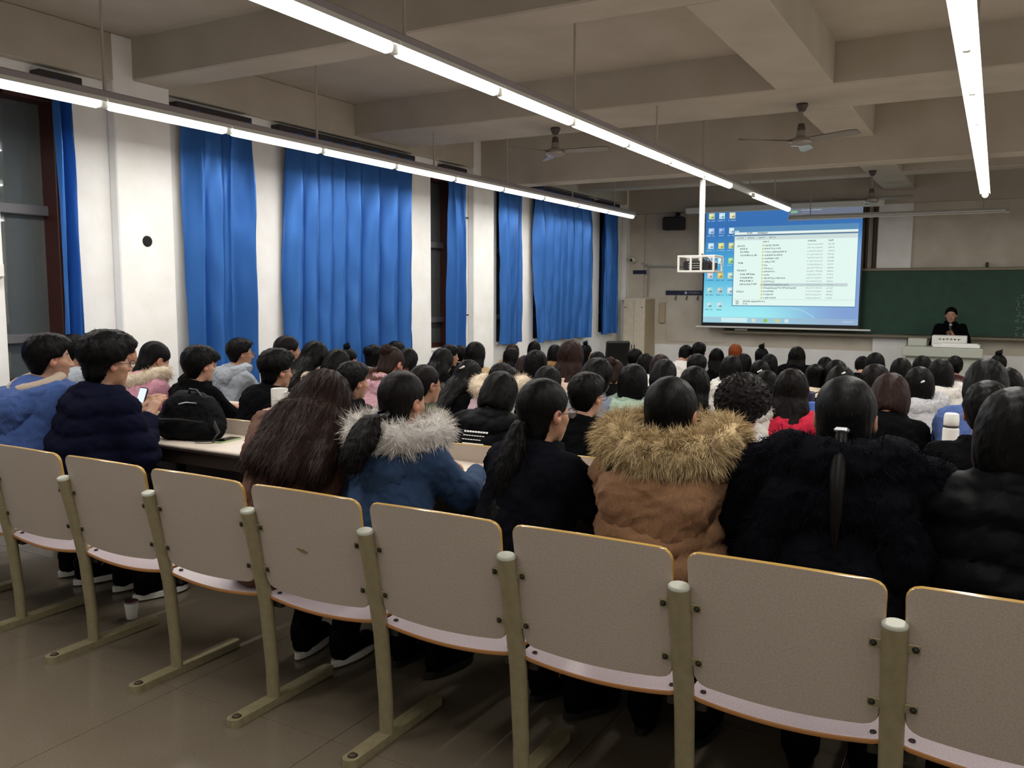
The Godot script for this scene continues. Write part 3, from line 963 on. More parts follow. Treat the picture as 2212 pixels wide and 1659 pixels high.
func setting() -> void:
	# floor: a dark bed, and tiles laid on it with open joints
	var bed := Sh.new()
	var pts := [[BZ + 0.1, -0.02], [-0.5, -0.02], [-11.1, -0.55], [FZ - 0.1, -0.55]]
	var poly := PackedVector2Array()
	for q in pts: poly.append(Vector2(q[0], q[1]))
	for q in [[FZ - 0.1, -0.85], [BZ + 0.1, -0.85]]: poly.append(Vector2(q[0], q[1]))
	bed.slab(poly, WALL - 0.1, RX + 0.1, Basis(Vector3(0, 0, 1), Vector3(0, 1, 0), Vector3(1, 0, 0)))
	var floor_ := struct("floor", bed.mesh(), M["floor_joint"])
	var tm := boxm(Vector3(0, -0.0105, 0), Vector3(0.7975, 0.021, 0.7975), 0.0015)
	var zz := BZ
	while zz > FZ:
		var z0 := zz - 0.4
		for i in 13:
			var t := part("floor_tile", tm, M["floor_tile"], floor_)
			var ya := slope(zz); var yb := slope(zz - 0.8)
			t.position = Vector3(WALL + 0.2 + 0.8 * i, (ya + yb) * 0.5, z0)
			t.rotation.x = -atan2(ya - yb, 0.8)
		zz -= 0.8
	# ceiling with its beams
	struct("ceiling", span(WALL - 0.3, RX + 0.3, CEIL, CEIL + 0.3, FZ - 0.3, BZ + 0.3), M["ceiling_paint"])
	beam(WALL, RX, 3.333, -3.02, -2.66)
	beam(WALL, RX, 3.333, -6.55, -5.56)
	beam(WALL, RX, 3.048, -8.60, -8.31)
	beam(WALL, RX, 3.333, -11.95, -11.6)
	beam(WALL, RX, 3.333, 0.3, 0.66)
	beam(WALL, RX, 3.12, FZ, FZ + 0.16)
	for r in [[BZ, 0.66], [0.3, -2.66], [-3.02, -5.56], [-6.55, -8.31], [-8.60, -11.6], [-11.95, FZ + 0.16]]:
		beam(2.18, 2.66, 3.333, r[1], r[0])
	# window wall: piers, sill walls and lintels round the openings
	var wl := struct("wall_left", span(WALL - 0.3, WALL, 3.14, CEIL, FZ - 0.3, BZ + 0.3), M["plaster"])
	var wins := [[2.6, 1.95], [1.3, -0.75], [-1.535, -2.12], [-3.28, -3.90], [-4.55, -6.60], [-7.20, -7.82], [-8.92, -9.50], [-10.10, -12.10], [-12.75, -13.32]]
	var edge := BZ + 0.3
	for w in wins:
		part("pier", span(WALL - 0.3, WALL, -0.9, 3.14, w[0], edge), M["plaster"], wl)
		part("sill_wall", span(WALL - 0.3, WALL, -0.9, 0.80, w[0], w[1]), M["plaster"], wl)
		edge = w[1]
	part("pier", span(WALL - 0.3, WALL, -0.9, 3.14, FZ - 0.3, edge), M["plaster"], wl)
	# the edge beam above the windows stands proud of the wall
	trim(span(WALL, WX - 0.005, 3.295, CEIL, FZ, BZ, 0.008), M["ceiling_paint"])
	for z in [[-2.47, -3.03], [-8.12, -8.68], [-13.85, FZ], [2.75, 3.25]]:
		trim(span(WALL, WX, -0.9, CEIL, z[0], z[1], 0.01), M["plaster"])
	# each window: an outer frame, a transom, a rail and the panes
	var n := 0
	for w in wins:
		n += 1
		var z0: float = w[0]; var z1: float = w[1]
		var fr := struct("window_%d" % n, Sh.new().box(Vector3(WALL - 0.17, 1.97, z0 - 0.03), Vector3(0.14, 2.34, 0.06), 0.006).box(Vector3(WALL - 0.125, 1.97, z1 + 0.06), Vector3(0.23, 2.34, 0.12), 0.006).box(Vector3(WALL - 0.125, 3.09, (z0 + z1) / 2), Vector3(0.23, 0.10, z0 - z1 - 0.16), 0.006).box(Vector3(WALL - 0.19, 0.84, (z0 + z1) / 2), Vector3(0.1, 0.08, z0 - z1 - 0.14), 0.006).mesh(), M["maroon"])
		part("transom", span(WALL - 0.24, WALL - 0.13, 2.165, 2.245, z0 - 0.07, z1 + 0.07, 0.006), M["window_grey"], fr)
		part("rail", span(WALL - 0.24, WALL - 0.13, 1.155, 1.225, z0 - 0.07, z1 + 0.07, 0.006), M["window_grey"], fr)
		part("sill", span(WALL - 0.13, WALL + 0.015, 0.785, 0.815, z0, z1, 0.005), M["white_paint"], fr)
		for y in [[0.88, 1.155], [1.225, 2.165], [2.245, 3.07]]:
			part("pane", span(WALL - 0.195, WALL - 0.189, y[0], y[1], z0 - 0.07, z1 + 0.07), M["glass"], fr)
	struct("wall_right", span(RX, RX + 0.3, -0.9, CEIL, FZ - 0.3, BZ + 0.3), M["plaster"])
	struct("wall_back", span(WALL - 0.3, RX + 0.3, -0.9, CEIL, BZ, BZ + 0.3), M["plaster"])
	struct("wall_front", span(WALL - 0.3, RX + 0.3, -0.9, CEIL, FZ - 0.3, FZ), M["front_plaster"])
	trim(span(2.09, 2.64, -0.9, 3.12, FZ, FZ + 0.07, 0.008), M["plaster"])
	trim(span(-2.5, -2.2, -0.9, 3.12, FZ, FZ + 0.06, 0.008), M["front_plaster"])
	trim(span(-1.72, -0.55, 0.62, 1.53, FZ, FZ + 0.012, 0.003), M["front_plaster"])
	trim(span(-1.95, RX, 0.16, 0.56, FZ, FZ + 0.012, 0.003), M["plaster"])
	# platform for the teacher
	struct("trim_1", span(0.6, RX, -0.6, -0.37, FZ, -11.7, 0.01), M["floor_tile"])
	curtains()
	wall_marks()

func curtain(z0: float, z1: float, y0: float, y1: float, folds: float, flare: float, seed_: int) -> ArrayMesh:
	var r := RandomNumberGenerator.new(); r.seed = seed_
	var ph := []
	for i in 5: ph.append(r.randf() * TAU)
	var cols := int(folds * 20); var nrow := 26
	var front := []; var back := []
	for j in nrow + 1:
		var v := float(j) / nrow
		var a := []; var b := []
		for i in cols + 1:
			var u := float(i) / cols
			var w := folds * TAU * (u + 0.018 * sin(v * 3.0 + ph[0]) + 0.035 * sin(u * 7.0 + ph[1]))
			var amp := lerpf(0.050, 0.085, smoothstep(0.0, 0.3, v)) * (0.8 + 0.35 * sin(u * 7.0 + ph[2]))
			var x := 0.115 + amp * (sin(w) + 0.22 * sin(2.0 * w + ph[3] + v * 2.0)) + 0.012 * noise.get_noise_2d(u * 14.0 + seed_, v * 4.0)
			var spread := 1.0 + flare * v * v
			var z := lerpf(z0, z1, 0.5 + (u - 0.5) * spread) + 0.10 * (z1 - z0) / folds * 0.5 * sin(2.0 * w)
			var y := lerpf(y1, y0, v) + (0.012 * sin(w * 0.5 + ph[4]) if j == nrow else 0.0)
			a.append(Vector3(WALL + 0.02 + x, y, z)); b.append(Vector3(WALL + 0.016 + x, y, z))
		front.append(a); back.append(b)
	var sh := Sh.new()
	sh.sheet(front, true, Vector3.RIGHT)
	sh.sheet(back, true, Vector3.LEFT)
	return sh.mesh()

func curtains() -> void:
	var list := [
		[-1.90, -2.10, 0.62, 3.19, 1.8, 0.25, "narrow blue curtain drawn aside at the dark window nearest the camera"],
		[-3.17, -3.90, 0.62, 3.19, 2.4, 0.10, "blue curtain strip just beyond the pier with the pipe hole"],
		[-4.43, -6.62, 0.62, 3.20, 8.0, 0.03, "widest blue curtain, closed over the large window between white piers"],
		[-7.44, -7.84, 0.62, 3.19, 2.0, 0.0, "blue curtain half drawn beside the tall dark window gap"],
		[-8.82, -9.52, 0.79, 3.19, 2.0, 0.0, "narrow blue curtain just past the pipe on the column"],
		[-9.96, -12.15, 0.78, 3.20, 7.0, 0.0, "wide blue curtain with an open hem above the far seats"],
		[-12.58, -13.36, 0.80, 3.20, 2.6, 0.0, "shaded narrow blue curtain beside the front wall corner"],
		[1.35, -0.80, 0.62, 3.20, 9.5, 0.0, "blue curtain on the large window behind the back row"],
	]
	var i := 0
	for c in list:
		i += 1
		var o := thing("curtain", c[6], "curtain", Vector3.ZERO, 0.0, "blue curtains along the window wall")
		part("cloth", curtain(c[0], c[1], c[2], c[3], c[4], c[5], i * 11), M["curtain"], o)
		part("curtain_track", span(WALL, WALL + 0.12, c[3] + 0.0, c[3] + 0.06, c[0] + 0.08, c[1] - 0.08, 0.006), M["rail_dark"], o)

func wall_marks() -> void:
	# a black pipe hole in the column
	var h := Sh.new().lathe([Vector2(0.0, 0.012), Vector2(0.036, 0.012), Vector2(0.046, 0.008), Vector2(0.048, -0.002), Vector2(0.0, -0.002)], 18, Vector3(WX, 2.00, -2.74), Basis(Vector3(0, 1, 0), Vector3(1, 0, 0), Vector3(0, 0, 1)))
	var o := struct("trim_2", h.mesh(), M["shadow_hole"])
	o.name = "trim_2"
	# thin pipe down the far column, with brackets
	var p := thing("pipe", "thin grey pipe clipped to the side of the far window column", "pipe", Vector3(WALL, 0, -8.03))
	part("tube", Sh.new().tube([Vector3(0.035, -0.35, 0.045), Vector3(0.035, 3.25, 0.045)], 0.016, 8).mesh(), M["grey_paint"], p)
	for y in [1.25, 2.6]: part("bracket", boxm(Vector3(0.03, y, 0.04), Vector3(0.06, 0.02, 0.12), 0.003), M["dark_steel"], p)
	var p2 := thing("pipe", "white heating pipe standing in the front corner by the cabinet", "pipe", Vector3(-2.42, 0, -13.78))
	part("tube", Sh.new().tube([Vector3(0, -0.55, 0), Vector3(0, 1.42, 0)], 0.022, 10).mesh(), M["white_paint"], p2)
	for y in [0.42, 1.4]: part("valve", Sh.new().box(Vector3(0.0, y, 0), Vector3(0.05, 0.05, 0.05), 0.008).box(Vector3(-0.06, y + 0.01, 0), Vector3(0.12, 0.018, 0.02), 0.003).mesh(), M["dark_steel"], p2)
	# a white dispenser on the pier by the near window
	var s := thing("wall_box", "small white rounded box on the pier at the left edge", "box", Vector3(WALL, 1.72, -1.46))
	part("case", Sh.new().box(Vector3(0.035, 0, 0), Vector3(0.07, 0.13, 0.10), 0.02).mesh(), M["white_paint"], s)
	part("cover", Sh.new().box(Vector3(0.075, 0, 0), Vector3(0.015, 0.10, 0.07), 0.006).mesh(), M["white_paint"], s)

# ------------------------------------------------------------------ lamps
func lamp(at: Vector3, label: String, lit: bool, rods: Array, group: String) -> void:
	var L := 1.115
	var o := thing("fluorescent_lamp", label, "lamp", at, 0.0, group)
	if not lib.has("lamp_body"):
		var prof := PackedVector2Array([Vector2(-0.036, 0.076), Vector2(0.036, 0.076), Vector2(0.032, 0.120), Vector2(0.020, 0.130), Vector2(-0.020, 0.130), Vector2(-0.032, 0.120)])
		lib["lamp_body"] = Sh.new().slab(prof, -0.565, 0.565).mesh()
		lib["lamp_wing"] = Sh.new().slab(PackedVector2Array([Vector2(-0.060, 0.046), Vector2(-0.040, 0.073), Vector2(0.040, 0.073), Vector2(0.060, 0.046), Vector2(0.060, 0.050), Vector2(0.042, 0.080), Vector2(-0.042, 0.080), Vector2(-0.060, 0.050)]), -0.562, 0.562).mesh()
		lib["lamp_tube"] = Sh.new().lathe([Vector2(0.0, -0.54), Vector2(0.026, -0.536), Vector2(0.039, -0.51), Vector2(0.039, 0.51), Vector2(0.026, 0.536), Vector2(0.0, 0.54)], 18, Vector3(0, 0.039, 0), Basis(Vector3(1, 0, 0), Vector3(0, 0, 1), Vector3(0, 1, 0))).mesh()
		lib["lamp_end"] = Sh.new().box(Vector3(0, 0.036, 0), Vector3(0.036, 0.054, 0.022), 0.005).mesh()
	part("housing", lib["lamp_body"], M["lamp_body"], o)
	part("reflector", lib["lamp_wing"], M["white_paint"], o)
	if lit:
		part("tube", lib["lamp_tube"], M["tube"], o)
		var a := AreaLight3D.new(); a.name = "tube_light"
		a.area_size = Vector2(0.05, 1.0)
		a.light_color = Color(1.0, 0.985, 0.96); a.light_energy = LAMP_ENERGY
		a.shadow_enabled = true
		a.position = Vector3(0, -0.004, 0); a.rotation = Vector3(-PI / 2, 0, 0)
		o.add_child(a, true)
	for e in [-1.0, 1.0]:
		var c := part("end_cap", lib["lamp_end"], M["white_paint"], o); c.position.z = e * 0.545
	for r in rods:
		part("rod", Sh.new().tube([Vector3(0, 0.13, r[0]), Vector3(0, r[1] - at.y, r[0])], 0.010, 8).mesh(), M["rod_steel"], o)

func roof_at(x: float, z: float) -> float:
	for b in [[-3.02, -2.66, 3.333], [-6.55, -5.56, 3.333], [-8.60, -8.31, 3.048], [-11.95, -11.6, 3.333], [0.3, 0.66, 3.333]]:
		if z > b[0] - 0.01 and z < b[1] + 0.01: return b[2]
	if x > 2.18 and x < 2.66: return 3.333
	return CEIL

func ceiling_lamps() -> void:
	var words := ["first", "second", "third", "fourth", "fifth", "sixth", "seventh", "eighth", "ninth", "tenth", "eleventh", "twelfth", "thirteenth"]
	var rows := [
		[-1.583, "lamp row along the curtains", 1.116, 12, 1.128, []],
		[1.054, "middle lamp row", 1.266, 12, 1.128, [9]],
		[3.752, "lamp row on the right", 0.996, 11, 1.128, []],
		[6.40, "lamp row by the far right wall", 0.996, 11, 1.128, []],
	]
	var rods := {0: [1.2, 0.1, -1.72, -3.9, -5.8, -7.44, -9.4, -11.0], 1: [1.2, 0.1, -1.66, -3.84, -5.68, -7.2, -9.25, -10.7], 2: [0.8, -1.2, -4.4, -6.3, -8.9, -10.1], 3: [0.8, -1.2, -4.4, -6.3, -8.9, -10.1]}
	for i in rows.size():
		var r: Array = rows[i]
		for k in r[3]:
			var z: float = r[2] - r[4] * k
			var rr := []
			for q in rods[i]:
				if absf(q - z) <= r[4] * 0.5: rr.append([q - z, roof_at(r[0], q)])
			var lit: bool = not r[5].has(k)
			lamp(Vector3(r[0], LY, z), "%s %s tube lamp from the back in the %s" % [words[k], "lit" if lit else "empty", r[1]], lit, rr, "hanging tube lamps")

func ceiling_fans() -> void:
	var blade := Sh.new()
	var rows := []
	for j in 2:
		var row := []
		for i in 9:
			var t := i / 8.0
			var w := lerpf(0.045, 0.065, t) if i < 8 else 0.03
			row.append(Vector3(0.10 + t * 0.50, (0.012 if j == 0 else -0.012), (w if j == 0 else -w)))
		rows.append(row)
	var lower := []
	for row in rows:
		var q := []
		for p in row: q.append(p - Vector3(0, 0.006, 0))
		lower.append(q)
	lower.reverse()
	blade.sheet(rows, true, Vector3.UP); blade.sheet(lower, true, Vector3.DOWN)
	blade.box(Vector3(0.09, 0, 0), Vector3(0.08, 0.012, 0.05), 0.003)
	var bm := blade.mesh()
	var list := [[Vector3(2.28, 3.0, -6.21), 3.333, 0.44, "ceiling fan hanging between the middle and right lamp rows"],
		[Vector3(-0.28, 3.085, -6.2), 3.333, 2.0, "ceiling fan hanging beyond the middle lamp row, near the curtains"],
		[Vector3(2.30, 2.93, -11.25), 3.333, 0.35, "far ceiling fan in front of the green board"],
		[Vector3(4.9, 3.0, -6.2), 3.333, 1.2, "ceiling fan right of the right lamp row"]]
	for f in list:
		var o := thing("ceiling_fan", f[3], "fan", f[0], 0.0, "three bladed ceiling fans")
		var up: float = f[1] - f[0].y
		part("rod", Sh.new().tube([Vector3(0, 0.05, 0), Vector3(0, up, 0)], 0.013, 10).mesh(), M["fan_metal"], o)
		part("canopy", Sh.new().lathe([Vector2(0, 0), Vector2(0.05, 0), Vector2(0.055, -0.02), Vector2(0.03, -0.07), Vector2(0.0, -0.075)], 16, Vector3(0, up, 0)).mesh(), M["fan_dark"], o)
		part("motor", Sh.new().lathe([Vector2(0, 0.10), Vector2(0.035, 0.10), Vector2(0.045, 0.04), Vector2(0.05, 0.03), Vector2(0.10, 0.012), Vector2(0.105, -0.02), Vector2(0.09, -0.045), Vector2(0.0, -0.055)], 24).mesh(), M["fan_metal"], o)
		part("collar", Sh.new().lathe([Vector2(0, 0.15), Vector2(0.03, 0.15), Vector2(0.04, 0.09), Vector2(0, 0.09)], 16).mesh(), M["fan_dark"], o)
		for k in 3:
			var b := part("blade", bm, M["fan_metal"], o); b.rotation.y = -f[2] + k * TAU / 3

# ------------------------------------------------------------------ the front of the room
func screen_picture() -> ImageTexture:
	var W := 1024; var H := 768
	var im := Image.create(W, H, false, Image.FORMAT_RGB8)
	for y in H:
		for x in W:
			var v := float(y) / H; var u := float(x) / W
			var c := Color(0.22, 0.44, 0.70).lerp(Color(0.28, 0.66, 0.85), smoothstep(0.15, 0.5, v)).lerp(Color(0.62, 0.92, 0.95), smoothstep(0.45, 0.95, v))
			c = c.lerp(Color(0.50, 0.62, 0.82), smoothstep(0.35, 0.95, u) * smoothstep(0.1, 0.4, v))
			im.set_pixel(x, y, c)
	var box := func(x: int, y: int, w: int, h: int, c: Color) -> void: im.fill_rect(Rect2i(x, y, w, h), c)
	# a pale swoosh of the wallpaper
	for i in 300:
		var a := i / 300.0
		box.call(600 + int(a * 150), 662 + int(a * a * 62), 3, 3 - int(a * 1), Color(0.72, 0.86, 0.95))
	# grey bar of a message at the top right
	box.call(560, 0, 464, 84, Color(0.42, 0.45, 0.52)); box.call(575, 18, 42, 16, Color(0.5, 0.72, 0.55)); box.call(640, 14, 130, 6, Color(0.6, 0.62, 0.66)); box.call(650, 30, 60, 5, Color(0.5, 0.52, 0.56))
	# desktop icons with two lines of name
	var cols := [Color(0.86, 0.85, 0.45), Color(0.75, 0.9, 0.95), Color(0.95, 0.85, 0.6), Color(0.65, 0.75, 0.95), Color(0.3, 0.5, 0.85), Color(0.85, 0.92, 0.95), Color(0.8, 0.9, 1.0), Color(0.95, 0.85, 0.3), Color(0.85, 0.8, 0.4), Color(0.35, 0.6, 0.85), Color(0.85, 0.95, 1.0), Color(0.55, 0.8, 0.35), Color(0.9, 0.75, 0.75), Color(0.9, 0.7, 0.15), Color(0.75, 0.85, 0.7), Color(0.55, 0.8, 0.8), Color(0.65, 0.7, 0.7), Color(0.85, 0.9, 0.9), Color(0.6, 0.85, 0.9), Color(0.7, 0.85, 0.88)]
	var k := 0
	for r in 7:
		for c in 3:
			if r == 6 and c == 2: continue
			var x := 22 + c * 72; var y := 14 + r * 102
			var col: Color = cols[k % cols.size()]; k += 1
			col = col.lerp(Color(0.75, 0.88, 0.92), 0.35); box.call(x, y, 40, 40, col); box.call(x + 6, y + 8, 16, 12, col.lightened(0.5)); box.call(x + 18, y + 22, 18, 12, col.darkened(0.3))
			for q in 6:
				if (q * 7 + k) % 5 > 0: box.call(x - 8 + q * 9, y + 50, 6, 5, Color(0.16, 0.35, 0.5) if r > 3 else Color(0.7, 0.82, 0.92))
	# file window: glassy title, address bar, tool bar, white field with columns of names
	box.call(200, 112, 804, 540, Color(0.35, 0.55, 0.72))
	box.call(206, 150, 794, 16, Color(0.90, 0.95, 0.94)); box.call(206, 138, 30, 12, Color(0.75, 0.85, 0.9)); box.call(206, 166, 794, 6, Color(0.40, 0.47, 0.53))
	box.call(206, 176, 794, 470, Color(0.89, 0.97, 0.94))
	box.call(206, 176, 794, 28, Color(0.80, 0.87, 0.86))
	var r2 := RandomNumberGenerator.new(); r2.seed = 4
	var text := func(x: int, y: int, n: int, c: Color, size: int) -> void:
		for q in n:
			for s in 4:
				var dx := r2.randi() % size; var dy := r2.randi() % size
				if r2.randf() < 0.5: im.fill_rect(Rect2i(x + q * (size + 2), y + dy, size, 2), c)
				else: im.fill_rect(Rect2i(x + q * (size + 2) + dx, y, 2, size), c)
	for q in 4: text.call(222 + q * 72, 184, 4, Color(0.55, 0.60, 0.61), 10)
	text.call(290, 152, 3, Color(0.3, 0.35, 0.4), 10); text.call(360, 152, 6, Color(0.3, 0.35, 0.4), 10)
	for h in [[395, 4], [690, 5], [820, 3]]: text.call(h[0], 212, h[1], Color(0.45, 0.5, 0.52), 9)
	var side := [[225, 236, 4], [245, 256, 4], [245, 278, 5], [250, 300, 9], [235, 352, 3], [230, 402, 5], [250, 428, 8], [250, 452, 7], [250, 474, 7], [250, 496, 9], [230, 546, 4]]
	for s in side: text.call(s[0], s[1], s[2], Color(0.40, 0.46, 0.48), 11)
	for q in 17:
		var y := 236 + q * 22
		if q == 12: box.call(390, y - 4, 560, 20, Color(0.77, 0.83, 0.83))
		box.call(396, y, 10, 11, Color(0.80, 0.78, 0.45))
		text.call(412, y, [8, 9, 12, 10, 8, 6, 2, 5, 6, 3, 12, 6, 14, 18, 6, 6, 7][q], Color(0.46, 0.52, 0.54), 10)
		text.call(690, y, 10, Color(0.70, 0.76, 0.76), 8); text.call(820, y, 4, Color(0.66, 0.71, 0.72), 8)
	box.call(206, 604, 794, 2, Color(0.75, 0.82, 0.82)); box.call(226, 612, 22, 28, Color(0.72, 0.78, 0.74)); text.call(275, 614, 14, Color(0.4, 0.45, 0.47), 9); text.call(275, 630, 3, Color(0.5, 0.55, 0.57), 9)
	# task bar
	for x in W:
		for y in range(728, 768):
			im.set_pixel(x, y, im.get_pixel(x, y).lerp(Color(0.62, 0.72, 0.80), 0.6))
	box.call(130, 732, 180, 30, Color(0.80, 0.92, 0.93))
	for q in [[340, 0], [420, 1], [500, 2], [560, 3]]:
		box.call(q[0], 736, 26, 24, [Color(0.85, 0.85, 0.8), Color(0.55, 0.75, 0.35), Color(0.8, 0.8, 0.55), Color(0.8, 0.88, 0.9)][q[1]])
	text.call(930, 742, 6, Color(0.75, 0.8, 0.88), 9)
	return ImageTexture.create_from_image(im)

func front_of_room() -> void:
	# projector screen hanging from a long case
	var sc := thing("projector_screen", "pull down projector screen showing a blue desktop and file window", "screen", Vector3(0.48, 0, FZ + 0.32))
	part("cloth", span(-1.40, 1.415, 0.955, 3.10, -0.006, -0.002), M["black_plastic"], sc)
	var sm := mat("screen_picture", Color(0.02, 0.02, 0.02), 0.7)
	var pic := screen_picture()
	sm.emission_enabled = true; sm.emission_texture = pic; sm.emission_operator = BaseMaterial3D.EMISSION_OP_MULTIPLY; sm.emission = Color(1, 1, 1); sm.emission_energy_multiplier = SCREEN_GLOW
	part("picture", Sh.new().sheet([[Vector3(-1.37, 3.09, 0), Vector3(1.39, 3.09, 0)], [Vector3(-1.37, 1.02, 0), Vector3(1.39, 1.02, 0)]], false, Vector3.BACK).mesh(), sm, sc)
	var glow := AreaLight3D.new(); glow.name = "screen_light"
	glow.area_size = Vector2(2.74, 2.05); glow.light_color = Color(0.72, 0.9, 1.0); glow.light_energy = 0.25; glow.shadow_enabled = true
	glow.position = Vector3(0.01, 2.05, 0.006); glow.rotation.y = PI
	sc.add_child(glow, true)
	part("bottom_bar", Sh.new().tube([Vector3(-1.50, 0.94, 0), Vector3(1.60, 0.94, 0)], 0.018, 10).mesh(), M["white_paint"], sc)
	part("case", span(-1.75, 1.72, 3.06, 3.17, -0.07, 0.07, 0.015), M["white_paint"], sc)
	for x in [-1.2, 1.2]: part("bracket", span(x - 0.02, x + 0.02, 3.13, 3.16, -0.17, 0.0), M["grey_paint"], sc)
	# chalk board
	var bd := thing("chalkboard", "long green chalkboard across the front wall behind the lectern", "chalkboard", Vector3(0, 0, FZ + 0.07))
	part("panel", span(-0.5, 5.6, 0.88, 1.97, 0.03, 0.05), M["board_green"], bd)
	part("frame", Sh.new().box(Vector3(2.55, 1.99, 0.05), Vector3(6.2, 0.05, 0.06), 0.008).box(Vector3(-0.53, 1.43, 0.05), Vector3(0.05, 1.16, 0.06), 0.008).box(Vector3(5.63, 1.43, 0.05), Vector3(0.05, 1.16, 0.06), 0.008).mesh(), M["board_frame"], bd)
	part("chalk_tray", Sh.new().box(Vector3(2.55, 0.845, 0.09), Vector3(6.2, 0.05, 0.14), 0.008).mesh(), M["board_frame"], bd)
	var wr := Sh.new(); var r := RandomNumberGenerator.new(); r.seed = 12
	for line in 7:
		for g in 8:
			var c := Vector3(4.27 + g * 0.085, 1.56 - line * 0.105, 0.0505)
			for s in 4:
				var a := Vector3(r.randf_range(-0.028, 0.028), r.randf_range(-0.03, 0.03), 0)
				var b: Vector3 = a + [Vector3(0.045, 0.004, 0), Vector3(0.004, -0.05, 0), Vector3(0.03, -0.03, 0), Vector3(-0.03, -0.03, 0)][r.randi() % 4]
				wr.box(c + (a + b) * 0.5, Vector3(0.006, a.distance_to(b), 0.0015), 0.0, Basis(Vector3(0, 0, 1), atan2(-(b - a).x, (b - a).y)))
	part("chalk_writing", wr.mesh(), M["chalk"], bd).set_meta("kind", "stuff")
	for q in [[-0.2, 0.24, "white"], [0.55, 0.16, "brown"], [0.85, 0.13, "brown"]]:
		var e := tag(part("eraser" if q[2] == "brown" else "pointer", boxm(Vector3(q[0], 0.89, FZ + 0.17), Vector3(q[1], 0.035, 0.05), 0.008), M["white_paint"] if q[2] == "white" else M["brown_pipe"], self), "%s on the chalk tray under the screen" % {-0.2: "white stick lying at the left end", 0.55: "brown board eraser lying", 0.85: "shorter brown eraser lying right of the other one"}[q[0]], "board tool")
	# board lamp, unlit
	var bl := thing("board_lamp", "long unlit white lamp hung in front of the screen top", "lamp", Vector3(2.4, 2.87, -13.2))
	part("reflector", Sh.new().slab(PackedVector2Array([Vector2(-0.07, -0.03), Vector2(0.03, 0.045), Vector2(0.05, 0.045), Vector2(0.05, 0.02), Vector2(-0.05, -0.045)]), -1.65, 1.65, Basis(Vector3(0, 0, -1), Vector3(0, 1, 0), Vector3(1, 0, 0))).mesh(), M["white_paint"], bl)
	part("tube", Sh.new().tube([Vector3(-1.6, -0.005, 0.04), Vector3(1.6, -0.005, 0.04)], 0.014, 10).mesh(), M["dead_tube"], bl)
	for x in [-1.3, 1.3]: part("rod", Sh.new().tube([Vector3(x, 0.03, -0.02), Vector3(x, CEIL - 2.87, -0.02)], 0.008, 8).mesh(), M["rod_steel"], bl)
	# pipes right of the screen
	var pp := thing("pipe", "dark brown pipes running up beside the projector screen", "pipe", Vector3(1.98, 0, FZ + 0.04))
	for x in [-0.07, 0.06]: part("tube", Sh.new().tube([Vector3(x, 2.02, 0), Vector3(x, 3.4, 0)], 0.03, 10).mesh(), M["brown_pipe"], pp)
	tag(part("wall_hook", Sh.new().box(Vector3(3.79, 2.05, FZ + 0.03), Vector3(0.04, 0.10, 0.06), 0.008).mesh(), M["dark_steel"], self), "small dark bracket on the wall above the green board", "bracket")
	# loudspeaker, sign, coat hooks, camera, cabinet
	var sp := thing("loudspeaker", "black loudspeaker high on the front wall left of the screen", "loudspeaker", Vector3(-1.55, 2.90, FZ))
	part("case", boxm(Vector3(0, 0, 0.19), Vector3(0.40, 0.25, 0.22), 0.02), M["black_plastic"], sp)
	part("grille", boxm(Vector3(0, 0, 0.305), Vector3(0.36, 0.21, 0.012), 0.004), M["rail_dark"], sp)
	part("bracket", Sh.new().box(Vector3(0.03, 0.16, 0.12), Vector3(0.05, 0.10, 0.05), 0.005).box(Vector3(0.03, 0.19, 0.05), Vector3(0.06, 0.06, 0.10), 0.005).mesh(), M["black_plastic"], sp)
	var sg := thing("wall_sign", "small navy sign plate under the camera on the front wall", "sign", Vector3(-2.28, 1.98, FZ + 0.06))
	part("plate", boxm(Vector3(0, 0, 0.008), Vector3(0.28, 0.075, 0.014), 0.004), M["navy_sign"], sg)
	var hk := thing("hook_rail", "navy coat hook rail with a round emblem beside the screen", "hook rail", Vector3(-1.31, 1.575, FZ + 0.012))
	part("board", boxm(Vector3(0, 0, 0.012), Vector3(0.86, 0.085, 0.022), 0.005), M["navy_sign"], hk)
	var em := Sh.new().lathe([Vector2(0.0, 0.004), Vector2(0.026, 0.004), Vector2(0.026, 0.0), Vector2(0, 0)], 18, Vector3(-0.02, 0, 0.0235), Basis(Vector3(1, 0, 0), Vector3(0, 0, 1), Vector3(0, 1, 0)))
	part("emblem", em.mesh(), M["sign_print"], hk)
	var ink := Sh.new(); r.seed = 5
	for g in 7:
		for s in 3:
			ink.box(Vector3(0.05 + g * 0.032, r.randf_range(-0.012, 0.012), 0.0236), Vector3(0.022 if s < 2 else 0.004, 0.004 if s < 2 else 0.026, 0.001))
	part("printed_words", ink.mesh(), M["sign_print"], hk).set_meta("kind", "stuff")
	for i in 3:
		part("hook", Sh.new().tube([Vector3(-0.22 + i * 0.22, -0.06, 0.0), Vector3(-0.22 + i * 0.22, -0.10, 0.03), Vector3(-0.22 + i * 0.22, -0.13, 0.05), Vector3(-0.22 + i * 0.22, -0.11, 0.08)], 0.012, 8).mesh(), M["aluminium"], hk)
	var cm := thing("security_camera", "small white camera on a bracket above the navy sign", "camera", Vector3(-2.36, 2.24, FZ + 0.06))
	part("arm", Sh.new().tube([Vector3(-0.02, 0.05, 0), Vector3(-0.02, 0.05, 0.08), Vector3(0, 0.0, 0.12)], 0.012, 8).mesh(), M["white_paint"], cm)
	part("housing", Sh.new().box(Vector3(0, -0.02, 0.17), Vector3(0.09, 0.08, 0.20), 0.02).mesh(), M["white_paint"], cm)
